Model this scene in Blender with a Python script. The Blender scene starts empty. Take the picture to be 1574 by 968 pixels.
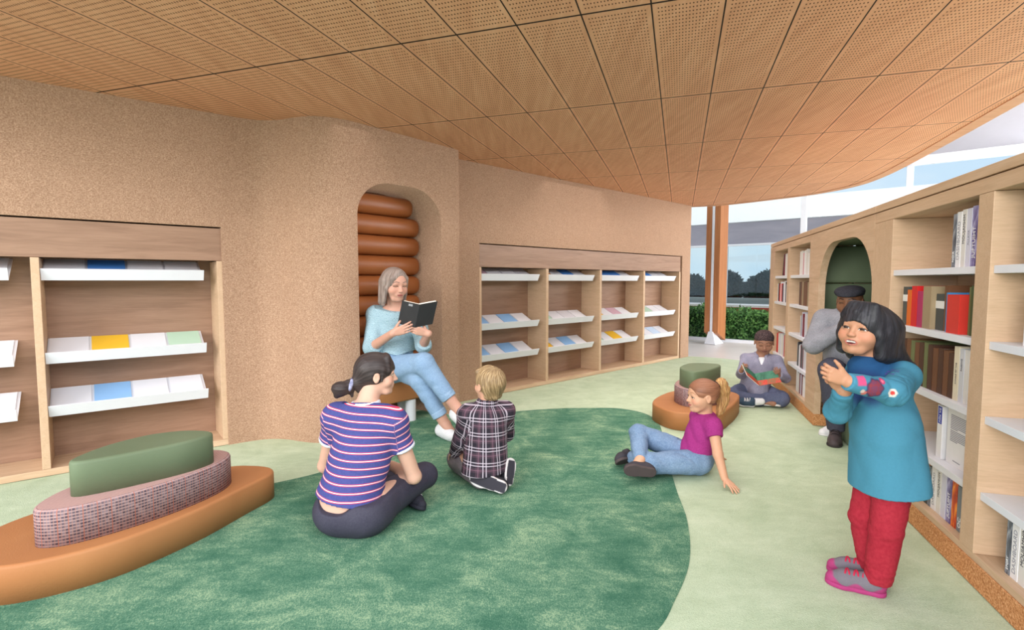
import bpy, bmesh, math, random
import numpy as np
from mathutils import Vector, Matrix, Euler

C = bpy.context.scene.collection
SC = bpy.context.scene
R = math.radians

# ---------------------------------------------------------------- camera, sky, lights, exposure
cam_d = bpy.data.cameras.new('camera'); cam = bpy.data.objects.new('camera', cam_d); C.objects.link(cam)
cam.location = (0, 0, 1.2)
cam.rotation_euler = (math.pi / 2 - math.atan(52 / 793.0), 0, 0)
cam_d.sensor_width = 36.0; cam_d.lens = 36.0 * 793.0 / 1574.0
cam_d.clip_start = 0.05; cam_d.clip_end = 300
SC.camera = cam
SC.view_settings.view_transform = 'Standard'; SC.view_settings.look = 'None'
SC.view_settings.exposure = 0.0; SC.view_settings.gamma = 1.0; SC.view_settings.use_curve_mapping = False

w = bpy.data.worlds.new('sky'); SC.world = w; w.use_nodes = True
nt = w.node_tree; nt.nodes.clear()
wo = nt.nodes.new('ShaderNodeOutputWorld'); bg = nt.nodes.new('ShaderNodeBackground')
tc = nt.nodes.new('ShaderNodeTexCoord'); no = nt.nodes.new('ShaderNodeTexNoise'); rp = nt.nodes.new('ShaderNodeValToRGB')
mp = nt.nodes.new('ShaderNodeMapping'); mp.inputs['Scale'].default_value = (1, 1, 3)
no.inputs['Scale'].default_value = 2.2; no.inputs['Detail'].default_value = 5
rp.color_ramp.elements[0].position = 0.40; rp.color_ramp.elements[0].color = (0.62, 0.80, 0.97, 1)
rp.color_ramp.elements[1].position = 0.62; rp.color_ramp.elements[1].color = (0.97, 0.98, 1.0, 1)
nt.links.new(tc.outputs['Generated'], mp.inputs[0]); nt.links.new(mp.outputs[0], no.inputs['Vector'])
nt.links.new(no.outputs['Fac'], rp.inputs[0]); nt.links.new(rp.outputs[0], bg.inputs[0])
nt.links.new(bg.outputs[0], wo.inputs[0])
bg.inputs[1].default_value = 1.05

def area(name, loc, target, sx, sy, power, col, spread=180):
    d = bpy.data.lights.new(name, 'AREA'); d.shape = 'RECTANGLE'; d.size = sx; d.size_y = sy
    d.energy = power; d.color = col; d.spread = R(spread)
    o = bpy.data.objects.new(name, d); C.objects.link(o); o.location = loc
    o.rotation_euler = (Vector(target) - Vector(loc)).to_track_quat('-Z', 'Y').to_euler()
    return o
area('daylight_rear', (-7.5, -8.0, 3.7), (0.3, 4.2, 0.9), 9.0, 5.0, 1550, (1.0, 0.985, 0.96))
area('daylight_high', (-3.0, -9.0, 9.0), (0.0, 3.8, 0.3), 14.0, 7.0, 850, (1.0, 0.985, 0.96))
area('daylight_side', (6.0, -8.0, 7.0), (0.2, 3.8, 0.3), 8.0, 7.0, 1300, (0.98, 0.985, 1.0))
area('daylight_windows', (8.6, 4.6, 2.3), (0.2, 6.4, 0.9), 7.0, 1.6, 650, (0.98, 0.99, 1.0))
area('overhead_fill', (1.75, 5.1, 2.33), (1.75, 5.1, 0), 2.8, 3.0, 35, (1.0, 0.98, 0.95), 115)  # added fill under the canopy, no fixture there; brightens the far carpet
area('overhead_fill', (0.5, 3.3, 2.33), (0.5, 3.3, 0), 3.6, 1.4, 15, (1.0, 0.98, 0.95), 120)  # second added fill, no real fitting, over the middle of the carpet

# ---------------------------------------------------------------- helpers
def tag(o, label=None, cat=None, group=None, kind=None):
    if label: o['label'] = label
    if cat: o['category'] = cat
    if group: o['group'] = group
    if kind: o['kind'] = kind
    return o

def empty(name, loc=(0, 0, 0), rz=0.0, label=None, cat=None, group=None):
    o = bpy.data.objects.new(name, None); C.objects.link(o)
    o.location = loc; o.rotation_euler = (0, 0, rz); o.empty_display_size = 0.1
    return tag(o, label, cat, group)

def link_mesh(name, me, mats, parent=None, smooth=False):
    o = bpy.data.objects.new(name, me); C.objects.link(o)
    for m in (mats if isinstance(mats, (list, tuple)) else [mats]):
        me.materials.append(m)
    if parent is not None: o.parent = parent
    if smooth:
        me.polygons.foreach_set('use_smooth', [True] * len(me.polygons))
    return o

def finish(bm, name, mats, parent=None, bevel=0.0, smooth=False, seg=2):
    bmesh.ops.remove_doubles(bm, verts=bm.verts, dist=1e-6)
    if bevel > 0:
        es = [e for e in bm.edges if len(e.link_faces) == 2 and e.calc_face_angle(0) > 0.5]
        bmesh.ops.bevel(bm, geom=es, offset=bevel, segments=seg, affect='EDGES', profile=0.5, clamp_overlap=True)
    bmesh.ops.recalc_face_normals(bm, faces=bm.faces)
    me = bpy.data.meshes.new(name); bm.to_mesh(me); bm.free()
    return link_mesh(name, me, mats, parent, smooth)

def bx(bm, x0, x1, y0, y1, z0, z1, mi=0, M=None):
    vs = [Vector(p) for p in ((x0,y0,z0),(x1,y0,z0),(x1,y1,z0),(x0,y1,z0),(x0,y0,z1),(x1,y0,z1),(x1,y1,z1),(x0,y1,z1))]
    if M is not None: vs = [M @ v for v in vs]
    b = [bm.verts.new(v) for v in vs]
    for f in ((0,3,2,1),(4,5,6,7),(0,1,5,4),(1,2,6,5),(2,3,7,6),(3,0,4,7)):
        bm.faces.new([b[i] for i in f]).material_index = mi

def box(name, dims, mat, parent=None, bevel=0.0, M=None):
    bm = bmesh.new(); bx(bm, *dims, M=M)
    return finish(bm, name, mat, parent, bevel)

def prism(bm, pts, z0, z1, mi=0):
    """extruded polygon (xy outline)"""
    a = [bm.verts.new((p[0], p[1], z0)) for p in pts]; b = [bm.verts.new((p[0], p[1], z1)) for p in pts]
    n = len(pts)
    bm.faces.new(list(reversed(a))).material_index = mi; bm.faces.new(b).material_index = mi
    for i in range(n):
        bm.faces.new((a[i], a[(i+1) % n], b[(i+1) % n], b[i])).material_index = mi

def cyl(bm, p0, p1, r0, r1=None, n=16, mi=0):
    r1 = r0 if r1 is None else r1
    p0 = Vector(p0); p1 = Vector(p1); d = (p1 - p0)
    q = d.to_track_quat('Z', 'Y'); ra = []; rb = []
    for i in range(n):
        a = 2 * math.pi * i / n; v = Vector((math.cos(a), math.sin(a), 0))
        ra.append(bm.verts.new(p0 + q @ (v * r0))); rb.append(bm.verts.new(p1 + q @ (v * r1)))
    bm.faces.new(list(reversed(ra))).material_index = mi; bm.faces.new(rb).material_index = mi
    for i in range(n):
        bm.faces.new((ra[i], ra[(i+1) % n], rb[(i+1) % n], rb[i])).material_index = mi

def crom(pts, n=8, closed=True):
    """Catmull-Rom through points"""
    P = [np.array(p, float) for p in pts]; m = len(P); out = []
    rng = range(m) if closed else range(m - 1)
    for i in rng:
        if closed: a, b, c, d = P[(i-1) % m], P[i], P[(i+1) % m], P[(i+2) % m]
        else: a, b, c, d = P[max(i-1, 0)], P[i], P[i+1], P[min(i+2, m-1)]
        for k in range(n):
            t = k / n
            out.append(0.5 * ((2*b) + (-a+c)*t + (2*a-5*b+4*c-d)*t*t + (-a+3*b-3*c+d)*t**3))
    if not closed: out.append(P[-1])
    return [tuple(p) for p in out]

def srgb(r, g, b):
    f = lambda c: (c/255/12.92) if c/255 <= 0.04045 else ((c/255+0.055)/1.055)**2.4
    return (f(r), f(g), f(b), 1.0)

# ---------------------------------------------------------------- materials
class NT:
    def __init__(s, name, rough=0.6, spec=0.3):
        s.m = bpy.data.materials.new(name); s.m.use_nodes = True
        s.t = s.m.node_tree; s.b = s.t.nodes['Principled BSDF']; s.out = s.t.nodes['Material Output']
        s.b.inputs['Roughness'].default_value = rough; s.b.inputs['Specular IOR Level'].default_value = spec
    def n(s, typ, **kw):
        x = s.t.nodes.new(typ)
        for k, v in kw.items():
            if k.startswith('i_'):
                key = k[2:]; key = int(key) if key.isdigit() else key.replace('_', ' ')
                x.inputs[key].default_value = v
            else: setattr(x, k, v)
        return x
    def l(s, a, b): s.t.links.new(a, b)
    def coord(s, kind='Object', scale=(1, 1, 1), rot=(0, 0, 0), loc=(0, 0, 0)):
        t = s.n('ShaderNodeTexCoord'); m = s.n('ShaderNodeMapping')
        m.inputs['Scale'].default_value = scale; m.inputs['Rotation'].default_value = rot; m.inputs['Location'].default_value = loc
        s.l(t.outputs[kind], m.inputs[0]); return m.outputs[0]
    def noise(s, vec, scale, detail=3, rough=0.55, dist=0.0):
        x = s.n('ShaderNodeTexNoise'); x.inputs['Scale'].default_value = scale; x.inputs['Detail'].default_value = detail
        x.inputs['Roughness'].default_value = rough; x.inputs['Distortion'].default_value = dist
        s.l(vec, x.inputs['Vector']); return x.outputs['Fac']
    def ramp(s, fac, stops):
        r = s.n('ShaderNodeValToRGB'); e = r.color_ramp.elements
        while len(e) < len(stops): e.new(0.5)
        for i, (p, c) in enumerate(stops): e[i].position = p; e[i].color = c
        s.l(fac, r.inputs[0]); return r.outputs[0]
    def mix(s, fac, a, b, blend='MIX'):
        x = s.n('ShaderNodeMix', data_type='RGBA', blend_type=blend)
        if hasattr(fac, 'links'): s.l(fac, x.inputs[0])
        else: x.inputs[0].default_value = fac
        for v, i in ((a, 6), (b, 7)):
            if hasattr(v, 'links'): s.l(v, x.inputs[i])
            else: x.inputs[i].default_value = v
        return x.outputs[2]
    def math(s, op, a, b=None, c=None, clamp=False):
        x = s.n('ShaderNodeMath', operation=op, use_clamp=clamp)
        for i, v in enumerate((a, b, c)):
            if v is None: continue
            if hasattr(v, 'links'): s.l(v, x.inputs[i])
            else: x.inputs[i].default_value = v
        return x.outputs[0]
    def col(s, c):
        if hasattr(c, 'links'): s.l(c, s.b.inputs['Base Color'])
        else: s.b.inputs['Base Color'].default_value = c
        return s
    def bump(s, h, strength=0.3, dist=0.01):
        b = s.n('ShaderNodeBump'); b.inputs['Strength'].default_value = strength; b.inputs['Distance'].default_value = dist
        s.l(h, b.inputs['Height']); s.l(b.outputs[0], s.b.inputs['Normal']); return s

def plain(name, c, rough=0.6, spec=0.3, metal=0.0, var=0.06, scale=12.0):
    """a colour with slight procedural variation"""
    m = NT(name, rough, spec); v = m.coord()
    f = m.noise(v, scale, 2)
    k = tuple(max(0, x * (1 - var)) for x in c[:3]) + (1,); k2 = tuple(min(1, x * (1 + var)) for x in c[:3]) + (1,)
    m.col(m.ramp(f, [(0.3, k), (0.7, k2)])); m.b.inputs['Metallic'].default_value = metal
    return m.m

def wood(name, c0, c1, c2, grain=(1.2, 14, 14), rough=0.5, boards=None):
    m = NT(name, rough, 0.3); v = m.coord(scale=grain)
    f = m.noise(v, 1.6, 6, 0.62, 0.6)
    v2 = m.coord(scale=(grain[0]*3, grain[1]*6, grain[2]*6))
    g = m.noise(v2, 2.0, 3, 0.6)
    base = m.ramp(f, [(0.30, c0), (0.5, c1), (0.72, c2)])
    fine = m.ramp(g, [(0.3, (0.86, 0.84, 0.82, 1)), (0.65, (1, 1, 1, 1))])
    m.col(m.mix(0.75, base, fine, 'MULTIPLY')); m.bump(g, 0.08, 0.002)
    return m.m

OAK = wood('light_oak', srgb(196,163,132), srgb(208,176,145), srgb(218,188,159))
OAKV = wood('light_oak_upright', srgb(202,170,139), srgb(208,176,145), srgb(213,182,152), grain=(14, 1.4, 14))
OAKW = wood('wall_oak', srgb(142,110,89), srgb(156,123,101), srgb(168,134,111))
GLULAM = wood('glulam', srgb(165,103,62), srgb(178,116,72), srgb(190,128,84), grain=(14, 14, 0.8))

def make_cork(name, a, b, c, d):
    m = NT(name, 0.85, 0.15); v = m.coord()
    f = m.noise(v, 130, 2, 0.6); g = m.noise(v, 7, 2)
    vo = m.n('ShaderNodeTexVoronoi', feature='F1'); vo.inputs['Scale'].default_value = 165; m.l(v, vo.inputs['Vector'])
    s = m.math('ADD', m.math('MULTIPLY', f, 0.7), m.math('MULTIPLY', vo.outputs['Color'], 0.3))
    col = m.ramp(s, [(0.36, a), (0.48, b), (0.58, c), (0.72, d)])
    col = m.mix(0.35, col, m.ramp(g, [(0.3, (0.88,0.88,0.88,1)), (0.7, (1,1,1,1))]), 'MULTIPLY')
    m.col(col); m.bump(s, 0.25, 0.004); return m.m
CORK = make_cork('cork', srgb(155,122,99), srgb(170,137,113), srgb(179,146,121), srgb(199,166,140))
CORKP = make_cork('cork_plinth', srgb(172,112,70), srgb(200,140,92), srgb(214,156,108), srgb(232,184,138))

def make_carpet(name, dark, mid, light, big):
    m = NT(name, 0.95, 0.05); v = m.coord()
    f = m.noise(v, big, 8, 0.72, 0.6)
    vs = m.coord(scale=(1, 3.4, 1), rot=(0, 0, R(14))); h = m.noise(vs, 5.0, 6, 0.72)
    vw = m.coord(scale=(1, 0.55, 1), rot=(0, 0, R(18))); g = m.noise(vw, 230, 2, 0.8)
    s = m.math('ADD', m.math('MULTIPLY', f, 0.52), m.math('ADD', m.math('MULTIPLY', g, 0.46), m.math('MULTIPLY', h, 0.26)))
    s = m.math('SUBTRACT', s, 0.10)
    m.col(m.ramp(s, [(0.40, dark), (0.53, mid), (0.66, light)])); m.bump(g, 0.5, 0.006); return m.m
CARPET = make_carpet('light_green_carpet', srgb(174,191,160), srgb(192,207,178), srgb(208,220,194), 3.2)
CARPETD = make_carpet('dark_green_carpet', srgb(62,108,88), srgb(94,136,112), srgb(162,188,152), 3.4)

def make_ceiling():
    m = NT('perforated_timber', 0.6, 0.2)
    v = m.coord(rot=(0, 0, R(18)))          # x along rows, y across
    sp = m.n('ShaderNodeSeparateXYZ'); m.l(v, sp.inputs[0])
    X = m.math('SUBTRACT', sp.outputs[0], 0.16 - 120 * 0.3); Y = m.math('SUBTRACT', sp.outputs[1], 2.343 - 30 * 1.2)
    px = m.math('MODULO', X, 0.3); py = m.math('MODULO', Y, 1.2)
    def dist_edge(p, w):   # distance to the panel edge
        return m.math('MINIMUM', p, m.math('SUBTRACT', w, p))
    dx = dist_edge(px, 0.3); dy = dist_edge(py, 1.2)
    gap = m.math('MAXIMUM', m.math('LESS_THAN', dx, 0.0034), m.math('LESS_THAN', dy, 0.0062))
    hx, hy = 0.0144, 0.0325
    cx = m.math('SUBTRACT', m.math('MODULO', m.math('SUBTRACT', px, 0.0204), hx), hx / 2)
    cy = m.math('SUBTRACT', m.math('MODULO', m.math('SUBTRACT', py, 0.0312), hy), hy / 2)
    cx = m.math('DIVIDE', cx, 0.0031); cy = m.math('DIVIDE', cy, 0.0060)
    hole = m.math('LESS_THAN', m.math('ADD', m.math('MULTIPLY', cx, cx), m.math('MULTIPLY', cy, cy)), 1.0)
    inside = m.math('MULTIPLY', m.math('GREATER_THAN', dx, 0.0200), m.math('GREATER_THAN', dy, 0.030))
    hole = m.math('MULTIPLY', hole, inside)
    # one wood tone per panel
    ix = m.math('FLOOR', m.math('DIVIDE', X, 0.3)); iy = m.math('FLOOR', m.math('DIVIDE', Y, 1.2))
    cb = m.n('ShaderNodeCombineXYZ'); m.l(ix, cb.inputs[0]); m.l(iy, cb.inputs[1])
    wn = m.n('ShaderNodeTexWhiteNoise'); m.l(cb.outputs[0], wn.inputs[0])
    v2 = m.coord(rot=(0, 0, R(18)), scale=(10, 1.0, 1)); g = m.noise(v2, 2.2, 4, 0.6, 0.3)
    base = m.ramp(g, [(0.3, srgb(220,160,126)), (0.55, srgb(231,173,138)), (0.75, srgb(238,184,150))])
    base = m.mix(0.22, base, m.ramp(wn.outputs[0], [(0, (0.8,0.8,0.8,1)), (1, (1,1,1,1))]), 'MULTIPLY')
    base = m.mix(hole, base, srgb(92,52,30)); base = m.mix(gap, base, srgb(28,18,14))
    m.col(base); return m.m
CEIL = make_ceiling()
CEILEDGE = wood('canopy_edge_timber', srgb(200,146,112), srgb(212,159,124), srgb(222,170,136))

WHITE = plain('white_metal', srgb(228,229,236), 0.45, 0.3, var=0.01)
PAPER = plain('white_paper', srgb(230,230,236), 0.7, 0.1, var=0.01)
STEEL = plain('white_steel', srgb(228,230,236), 0.4, 0.4, var=0.02)

def leather(name, a, b, rough=0.5, sc=160):
    m = NT(name, rough, 0.35); v = m.coord(); f = m.noise(v, sc, 3, 0.6); g = m.noise(v, 3, 2)
    m.col(m.ramp(g, [(0.3, a), (0.7, b)])); m.bump(f, 0.25, 0.003); return m.m
TAN = leather('tan_upholstery', srgb(174,114,70), srgb(184,126,80), 0.6)
GREEN = leather('green_upholstery', srgb(106,120,92), srgb(115,129,101), 0.6)
BROWN = leather('brown_leather', srgb(150,86,44), srgb(164,98,54), 0.42)
def make_weave():
    m = NT('woven_tweed', 0.9, 0.1); v = m.coord()
    sp = m.n('ShaderNodeSeparateXYZ'); m.l(v, sp.inputs[0])
    at = m.n('ShaderNodeAttribute', attribute_name='run')
    u = at.outputs['Fac']; z = sp.outputs[2]; PZ, PU = 0.0128, 0.0115
    row = m.math('FLOOR', m.math('DIVIDE', z, PZ)); colm = m.math('FLOOR', m.math('DIVIDE', u, PU))
    fz = m.math('FRACT', m.math('DIVIDE', z, PZ)); fu = m.math('FRACT', m.math('DIVIDE', u, PU))
    cb = m.n('ShaderNodeCombineXYZ'); m.l(row, cb.inputs[0]); m.l(colm, cb.inputs[1])
    wn = m.n('ShaderNodeTexWhiteNoise'); m.l(cb.outputs[0], wn.inputs[0])
    wv = m.n('ShaderNodeTexWhiteNoise', noise_dimensions='1D'); m.l(colm, wv.inputs['W'])
    c = m.ramp(wn.outputs[0], [(0.0, srgb(84,72,82)), (0.5, srgb(108,94,102)), (1.0, srgb(140,122,128))])
    c = m.mix(m.math('MULTIPLY', m.math('LESS_THAN', fz, 0.36), 0.7), c, srgb(196,166,164))
    vt = m.math('LESS_THAN', fu, 0.26)
    c = m.mix(m.math('MULTIPLY', vt, 0.55), c, srgb(186,140,126))
    c = m.mix(m.math('MULTIPLY', m.math('MULTIPLY', vt, m.math('GREATER_THAN', wv.outputs[0], 0.6)), 0.7), c, srgb(186,106,80))
    m.col(c); return m.m
WEAVE = make_weave()
def make_weave_top():
    m = NT('woven_tweed_top', 0.9, 0.1); v = m.coord(rot=(0, 0, R(-58)))
    sp = m.n('ShaderNodeSeparateXYZ'); m.l(v, sp.inputs[0])
    f = m.math('FRACT', m.math('DIVIDE', sp.outputs[1], 0.014))
    g = m.noise(v, 90, 2)
    c = m.ramp(f, [(0.0, srgb(170,130,126)), (0.5, srgb(206,172,166)), (0.9, srgb(190,150,144))])
    m.col(m.mix(0.3, c, m.ramp(g, [(0.3, (0.7,0.7,0.7,1)), (0.7, (1,1,1,1))]), 'MULTIPLY')); return m.m
WEAVET = make_weave_top()

def make_glass(name, tint, refl=0.06):
    m = NT(name); t = m.t
    tr = m.n('ShaderNodeBsdfTransparent'); tr.inputs[0].default_value = tint
    gl = m.n('ShaderNodeBsdfGlossy'); gl.inputs['Roughness'].default_value = 0.02
    fr = m.n('ShaderNodeFresnel'); fr.inputs[0].default_value = 1.35
    mx = m.n('ShaderNodeMixShader'); m.l(m.math('MINIMUM', m.math('ADD', m.math('MULTIPLY', fr.outputs[0], 0.25), refl), 0.8), mx.inputs[0])
    m.l(tr.outputs[0], mx.inputs[1]); m.l(gl.outputs[0], mx.inputs[2]); m.l(mx.outputs[0], m.out.inputs[0])
    t.nodes.remove(m.b); return m.m
GLASS = make_glass('clear_glass', (0.97, 0.985, 0.985, 1), 0.0)
GLASSB = make_glass('pavilion_glass', (0.86, 0.93, 0.95, 1), 0.05)

# frames
A17 = R(17); BU = Vector((math.cos(A17), -math.sin(A17), 0)); BV = Vector((math.sin(A17), math.cos(A17), 0)); S0 = 1.16
TREF = 7.0
BROT = -(math.pi / 2 + A17)
def bframe(t):   # origin of a bookcase frame: local x runs towards the camera, y into the shelf
    return tuple(BU * S0 + BV * t)
A47 = R(47); P0 = Vector((-0.32, 5.25, 0)); D47 = Vector((math.sin(A47), math.cos(A47), 0)); N47 = Vector((math.cos(A47), -math.sin(A47), 0))
A51 = R(51.5); Q0 = Vector((-2.09, 3.71, 0)); D51 = Vector((math.sin(A51), math.cos(A51), 0)); N51 = Vector((math.cos(A51), -math.sin(A51), 0))
CH = 2.375
# ---------------------------------------------------------------- floor
def poly_floor(name, pts, z0, z1, mat):
    bm = bmesh.new(); prism(bm, pts, z0, z1); return tag(finish(bm, name, mat), kind='structure')
poly_floor('floor_tile', [(-7, -5), (9, -5), (9, 5.4), (2.5, 13.8), (-7, 13.8)], -0.10, -0.006,
           plain('pale_tile', srgb(226,220,214), 0.35, 0.3, var=0.03, scale=3))
edge = [(9, -5), (6.5, 3.0), (5.4, 5.2), (4.5, 6.5), (3.82, 7.27), (3.31, 7.93), (2.84, 8.2), (2.4, 8.3), (0.5, 8.8), (-7, 8.8), (-7, -5)]
poly_floor('floor', crom(edge[:8], 6, False) + edge[8:], -0.05, 0.0, CARPET)
dk = [(-3.2, 1.1), (-2.6, 1.9), (-2.0, 2.62), (-1.42, 2.99), (-1.16, 3.22), (-1.02, 3.5), (-1.02, 3.85), (-1.06, 4.4), (-0.8, 4.75), (-0.62, 4.62),
      (-0.50, 4.50), (-0.38, 4.50), (0.0, 4.67), (0.35, 4.78), (0.7, 4.82), (1.0, 4.80), (1.2, 4.62), (1.24, 4.3), (1.14, 3.8), (1.02, 3.26), (0.94, 2.86),
      (0.88, 2.52), (0.77, 2.16), (0.62, 1.88), (0.45, 1.65), (0.0, 1.3), (-1.0, 0.7), (-2.4, 0.5)]
bm = bmesh.new(); prism(bm, crom(dk, 6), -0.002, 0.003)
tag(finish(bm, 'carpet_inlay', CARPETD), kind='structure')

# ---------------------------------------------------------------- walls
def extr(name, outline, depth, origin, rz, mat):
    """outline in (x,z) of a wall frame, extruded `depth` in +y"""
    bm = bmesh.new()
    a = [bm.verts.new((x, 0, z)) for x, z in outline]; b = [bm.verts.new((x, depth, z)) for x, z in outline]
    n = len(outline)
    bm.faces.new(a); bm.faces.new(list(reversed(b)))
    for i in range(n): bm.faces.new((a[i], b[i], b[(i+1) % n], a[(i+1) % n]))
    o = finish(bm, name, mat); o.location = origin; o.rotation_euler = (0, 0, rz); return tag(o, kind='structure')
# right wall: cabinet recess d 0..4.02, z 0..1.58
extr('wall_right', [(-0.45, 0), (-0.012, 0), (-0.012, 1.585), (4.03, 1.585), (4.03, 0), (4.28, 0), (4.28, CH), (-0.45, CH)], 0.42, P0, math.pi/2 - A47, CORK)
# left wall: recess to d = 0
extr('wall_left', [(0.012, 0), (0.012, 1.585), (-4.0, 1.585), (-4.0, CH), (0.03, CH), (0.03, 0)], 0.42, Q0, math.pi/2 - A51, CORK)
# bulging middle wall with the arched reading niche
CQ = Vector((-1.16, 3.91, 0)); CE = Vector((0.643, 0.766, 0)).normalized(); CN = Vector((0.766, -0.643, 0)).normalized()
CROT = math.atan2(CE.y, CE.x)
def cpt(u, off, z=0): return CQ + CE * u - CN * off + Vector((0, 0, z))
lead = crom([(-2.0665, 3.7287), (-1.98, 3.797), (-1.86, 3.86), (-1.72, 3.855), (-1.58, 3.80), (-1.45, 3.765), (-1.33, 3.785), (-1.24, 3.835), tuple(cpt(-0.02, 0))[:2]], 8, False)
corner = [tuple(cpt(1.02 + 0.09 * math.sin(a), 0.09 - 0.09 * math.cos(a)))[:2] for a in [R(10 * k) for k in range(0, 10)]]
tail = [tuple(cpt(1.11, 0.6))[:2]]
bm = bmesh.new()
def sheet(pts, back):
    lo = [bm.verts.new((p[0], p[1], 0)) for p in pts]; hi = [bm.verts.new((p[0], p[1], CH)) for p in pts]
    for i in range(len(pts) - 1): bm.faces.new((lo[i], lo[i+1], hi[i+1], hi[i])).smooth = True
sheet(lead, None); sheet(corner + tail, None)
# flat part with arch: outline in (u,z)
def arch(u0, u1, zt, r, rz, n=12, z0=0.0):
    pts = [(u0, z0)]
    for k in range(n + 1):
        a = math.pi - (math.pi / 2) * k / n; pts.append((u0 + r + r * math.cos(a), zt - rz + rz * math.sin(a)))
    for k in range(n + 1):
        a = math.pi / 2 - (math.pi / 2) * k / n; pts.append((u1 - r + r * math.cos(a), zt - rz + rz * math.sin(a)))
    pts.append((u1, z0)); return pts
ar = arch(0.0, 0.84, 1.97, 0.31, 0.27)
out = [(-0.02, 0)] + ar + [(1.02, 0), (1.02, CH), (-0.02, CH)]
fv = [bm.verts.new(cpt(u, 0, z)) for u, z in out]; bm.faces.new(fv)
# reveal with a softened front edge and niche back
DEP = 0.46
prev = None
rows = [[bm.verts.new(cpt(u, off, z)) for u, z in ar] for off in (0, DEP)]
for i in range(len(ar) - 1): bm.faces.new((rows[0][i], rows[0][i+1], rows[1][i+1], rows[1][i])).smooth = True
bm.faces.new([bm.verts.new(cpt(u, DEP, z)) for u, z in ar])
tag(finish(bm, 'wall_middle', CORK), kind='structure')

# ---------------------------------------------------------------- canopy ceiling
ce = [(-0.6, 8.9), (1.6, 8.75), (2.78, 8.3), (3.30, 8.06), (3.80, 7.50), (4.12, 7.05), (4.26, 6.45), (4.17, 5.85), (3.95, 5.15), (3.62, 4.22), (3.33, 3.42), (3.08, 2.7), (2.85, 2.15), (2.65, 1.7)]
cs = crom(ce, 6, False)
outl = cs + [(-5.5, 1.7), (-5.5, 8.9)]
bm = bmesh.new(); prism(bm, outl, CH, CH + 0.22)
tag(finish(bm, 'ceiling', CEIL), kind='structure')
bm = bmesh.new()
for i in range(len(cs) - 1):
    p, q = Vector(cs[i] + (0,)), Vector(cs[i+1] + (0,)); 
    def inn(k):
        a = Vector(cs[max(k-1, 0)] + (0,)); b = Vector(cs[min(k+1, len(cs)-1)] + (0,)); d = (b - a).normalized()
        return Vector(cs[k] + (0,)) + Vector((d.y, -d.x, 0)) * 0.10, Vector(cs[k] + (0,)) - Vector((d.y, -d.x, 0)) * 0.006
    (a0, a1), (b0, b1) = inn(i), inn(i + 1)
    # the side towards the room centre
    if i == 0: pass
    vs = [bm.verts.new((v.x, v.y, CH - 0.006)) for v in (a0, b0, b1, a1)]; bm.faces.new(vs)
    vt = [bm.verts.new((v.x, v.y, CH + 0.225)) for v in (a1, b1)]
    bm.faces.new((vs[3], vs[2], vt[1], vt[0]))
    vi = [bm.verts.new((v.x, v.y, CH - 0.0001)) for v in (a0, b0)]
    bm.faces.new((vs[1], vs[0], vi[0], vi[1]))
tag(finish(bm, 'trim_1', CEILEDGE), kind='structure')
# high ceiling beyond the canopy and the glazed outer wall
G0 = Vector((4.22, 10.31, 0)); GD = Vector((0.778, -0.629, 0)).normalized(); GN = Vector((-GD.y, GD.x, 0)); GROT = math.atan2(GD.y, GD.x)
def gpt(g, off=0, z=0): return G0 + GD * g + GN * off + Vector((0, 0, z))
bm = bmesh.new(); prism(bm, [tuple(p)[:2] for p in (gpt(-6, 0.15), gpt(8.5, 0.15), gpt(8.5, -3.6), gpt(-6, -3.6))], 3.2, 3.35)
tag(finish(bm, 'ceiling_upper', plain('grey_soffit', srgb(168,165,174), 0.7, 0.2, var=0.01)), kind='structure')
win = empty('window_1', G0, GROT); tag(win, kind='structure')
bm = bmesh.new()
bx(bm, -6, 8.5, -0.05, 0.05, 3.06, 3.2); bx(bm, -6, 8.5, -0.05, 0.05, -0.01, 0.05)
finish(bm, 'transom_frame', STEEL, win, 0.004)
for g in (-4.2, -2.8, -1.42, 0.0, 1.38, 2.88, 4.38, 5.88, 7.38):
    box('mullion', (g - 0.045, g + 0.045, -0.07, 0.05, 0.05, 3.06), STEEL, win, 0.004) if g > 0.5 else box('mullion', (g - 0.02, g + 0.02, -0.03, 0.03, 0.05, 3.06), STEEL, win, 0.004)
box('glass_pane', (-6, 8.5, -0.006, 0.006, 0.05, 3.06), GLASS, win)

# ---------------------------------------------------------------- timber posts with a white steel blade between
PE = Vector((0.68, -0.73, 0)); PD = Vector((0.73, 0.68, 0))
def obox(bm, o, e, d, x0, x1, y0, y1, z0, z1):
    M = Matrix(((e.x, d.x, 0, o.x), (e.y, d.y, 0, o.y), (0, 0, 1, 0), (0, 0, 0, 1))); bx(bm, x0, x1, y0, y1, z0, z1, M=M)
PO = Vector((3.80, 9.80, 0))
col = empty('timber_column', PO, math.atan2(PE.y, PE.x), 'twin timber column with white steel shoe standing on pale tiles by the glass', 'column')
for x0, x1 in ((-0.145, -0.035), (0.02, 0.13)):
    bm = bmesh.new()
    a = [bm.verts.new(p) for p in ((x0,0,0.22),(x0,0.32,0.06),(x0,0.32,3.19),(x0,0,3.19))]
    b = [bm.verts.new(p) for p in ((x1,0,0.22),(x1,0.32,0.06),(x1,0.32,3.19),(x1,0,3.19))]
    bm.faces.new(a); bm.faces.new(b[::-1])
    for i in range(4): bm.faces.new((a[i], b[i], b[(i+1)%4], a[(i+1)%4]))
    finish(bm, 'timber_post', GLULAM, col, 0.004)
box('steel_blade', (-0.030, 0.015, -0.006, 0.30, 0.0, 3.19), STEEL, col, 0.003)
bm = bmesh.new()
v = [bm.verts.new(p) for p in ((-0.11,-0.05,0),(0.11,-0.05,0),(0.11,0.30,0),(-0.11,0.30,0),(-0.045,-0.03,0.24),(0.04,-0.03,0.24),(0.04,0.02,0.24),(-0.045,0.02,0.24))]
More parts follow.
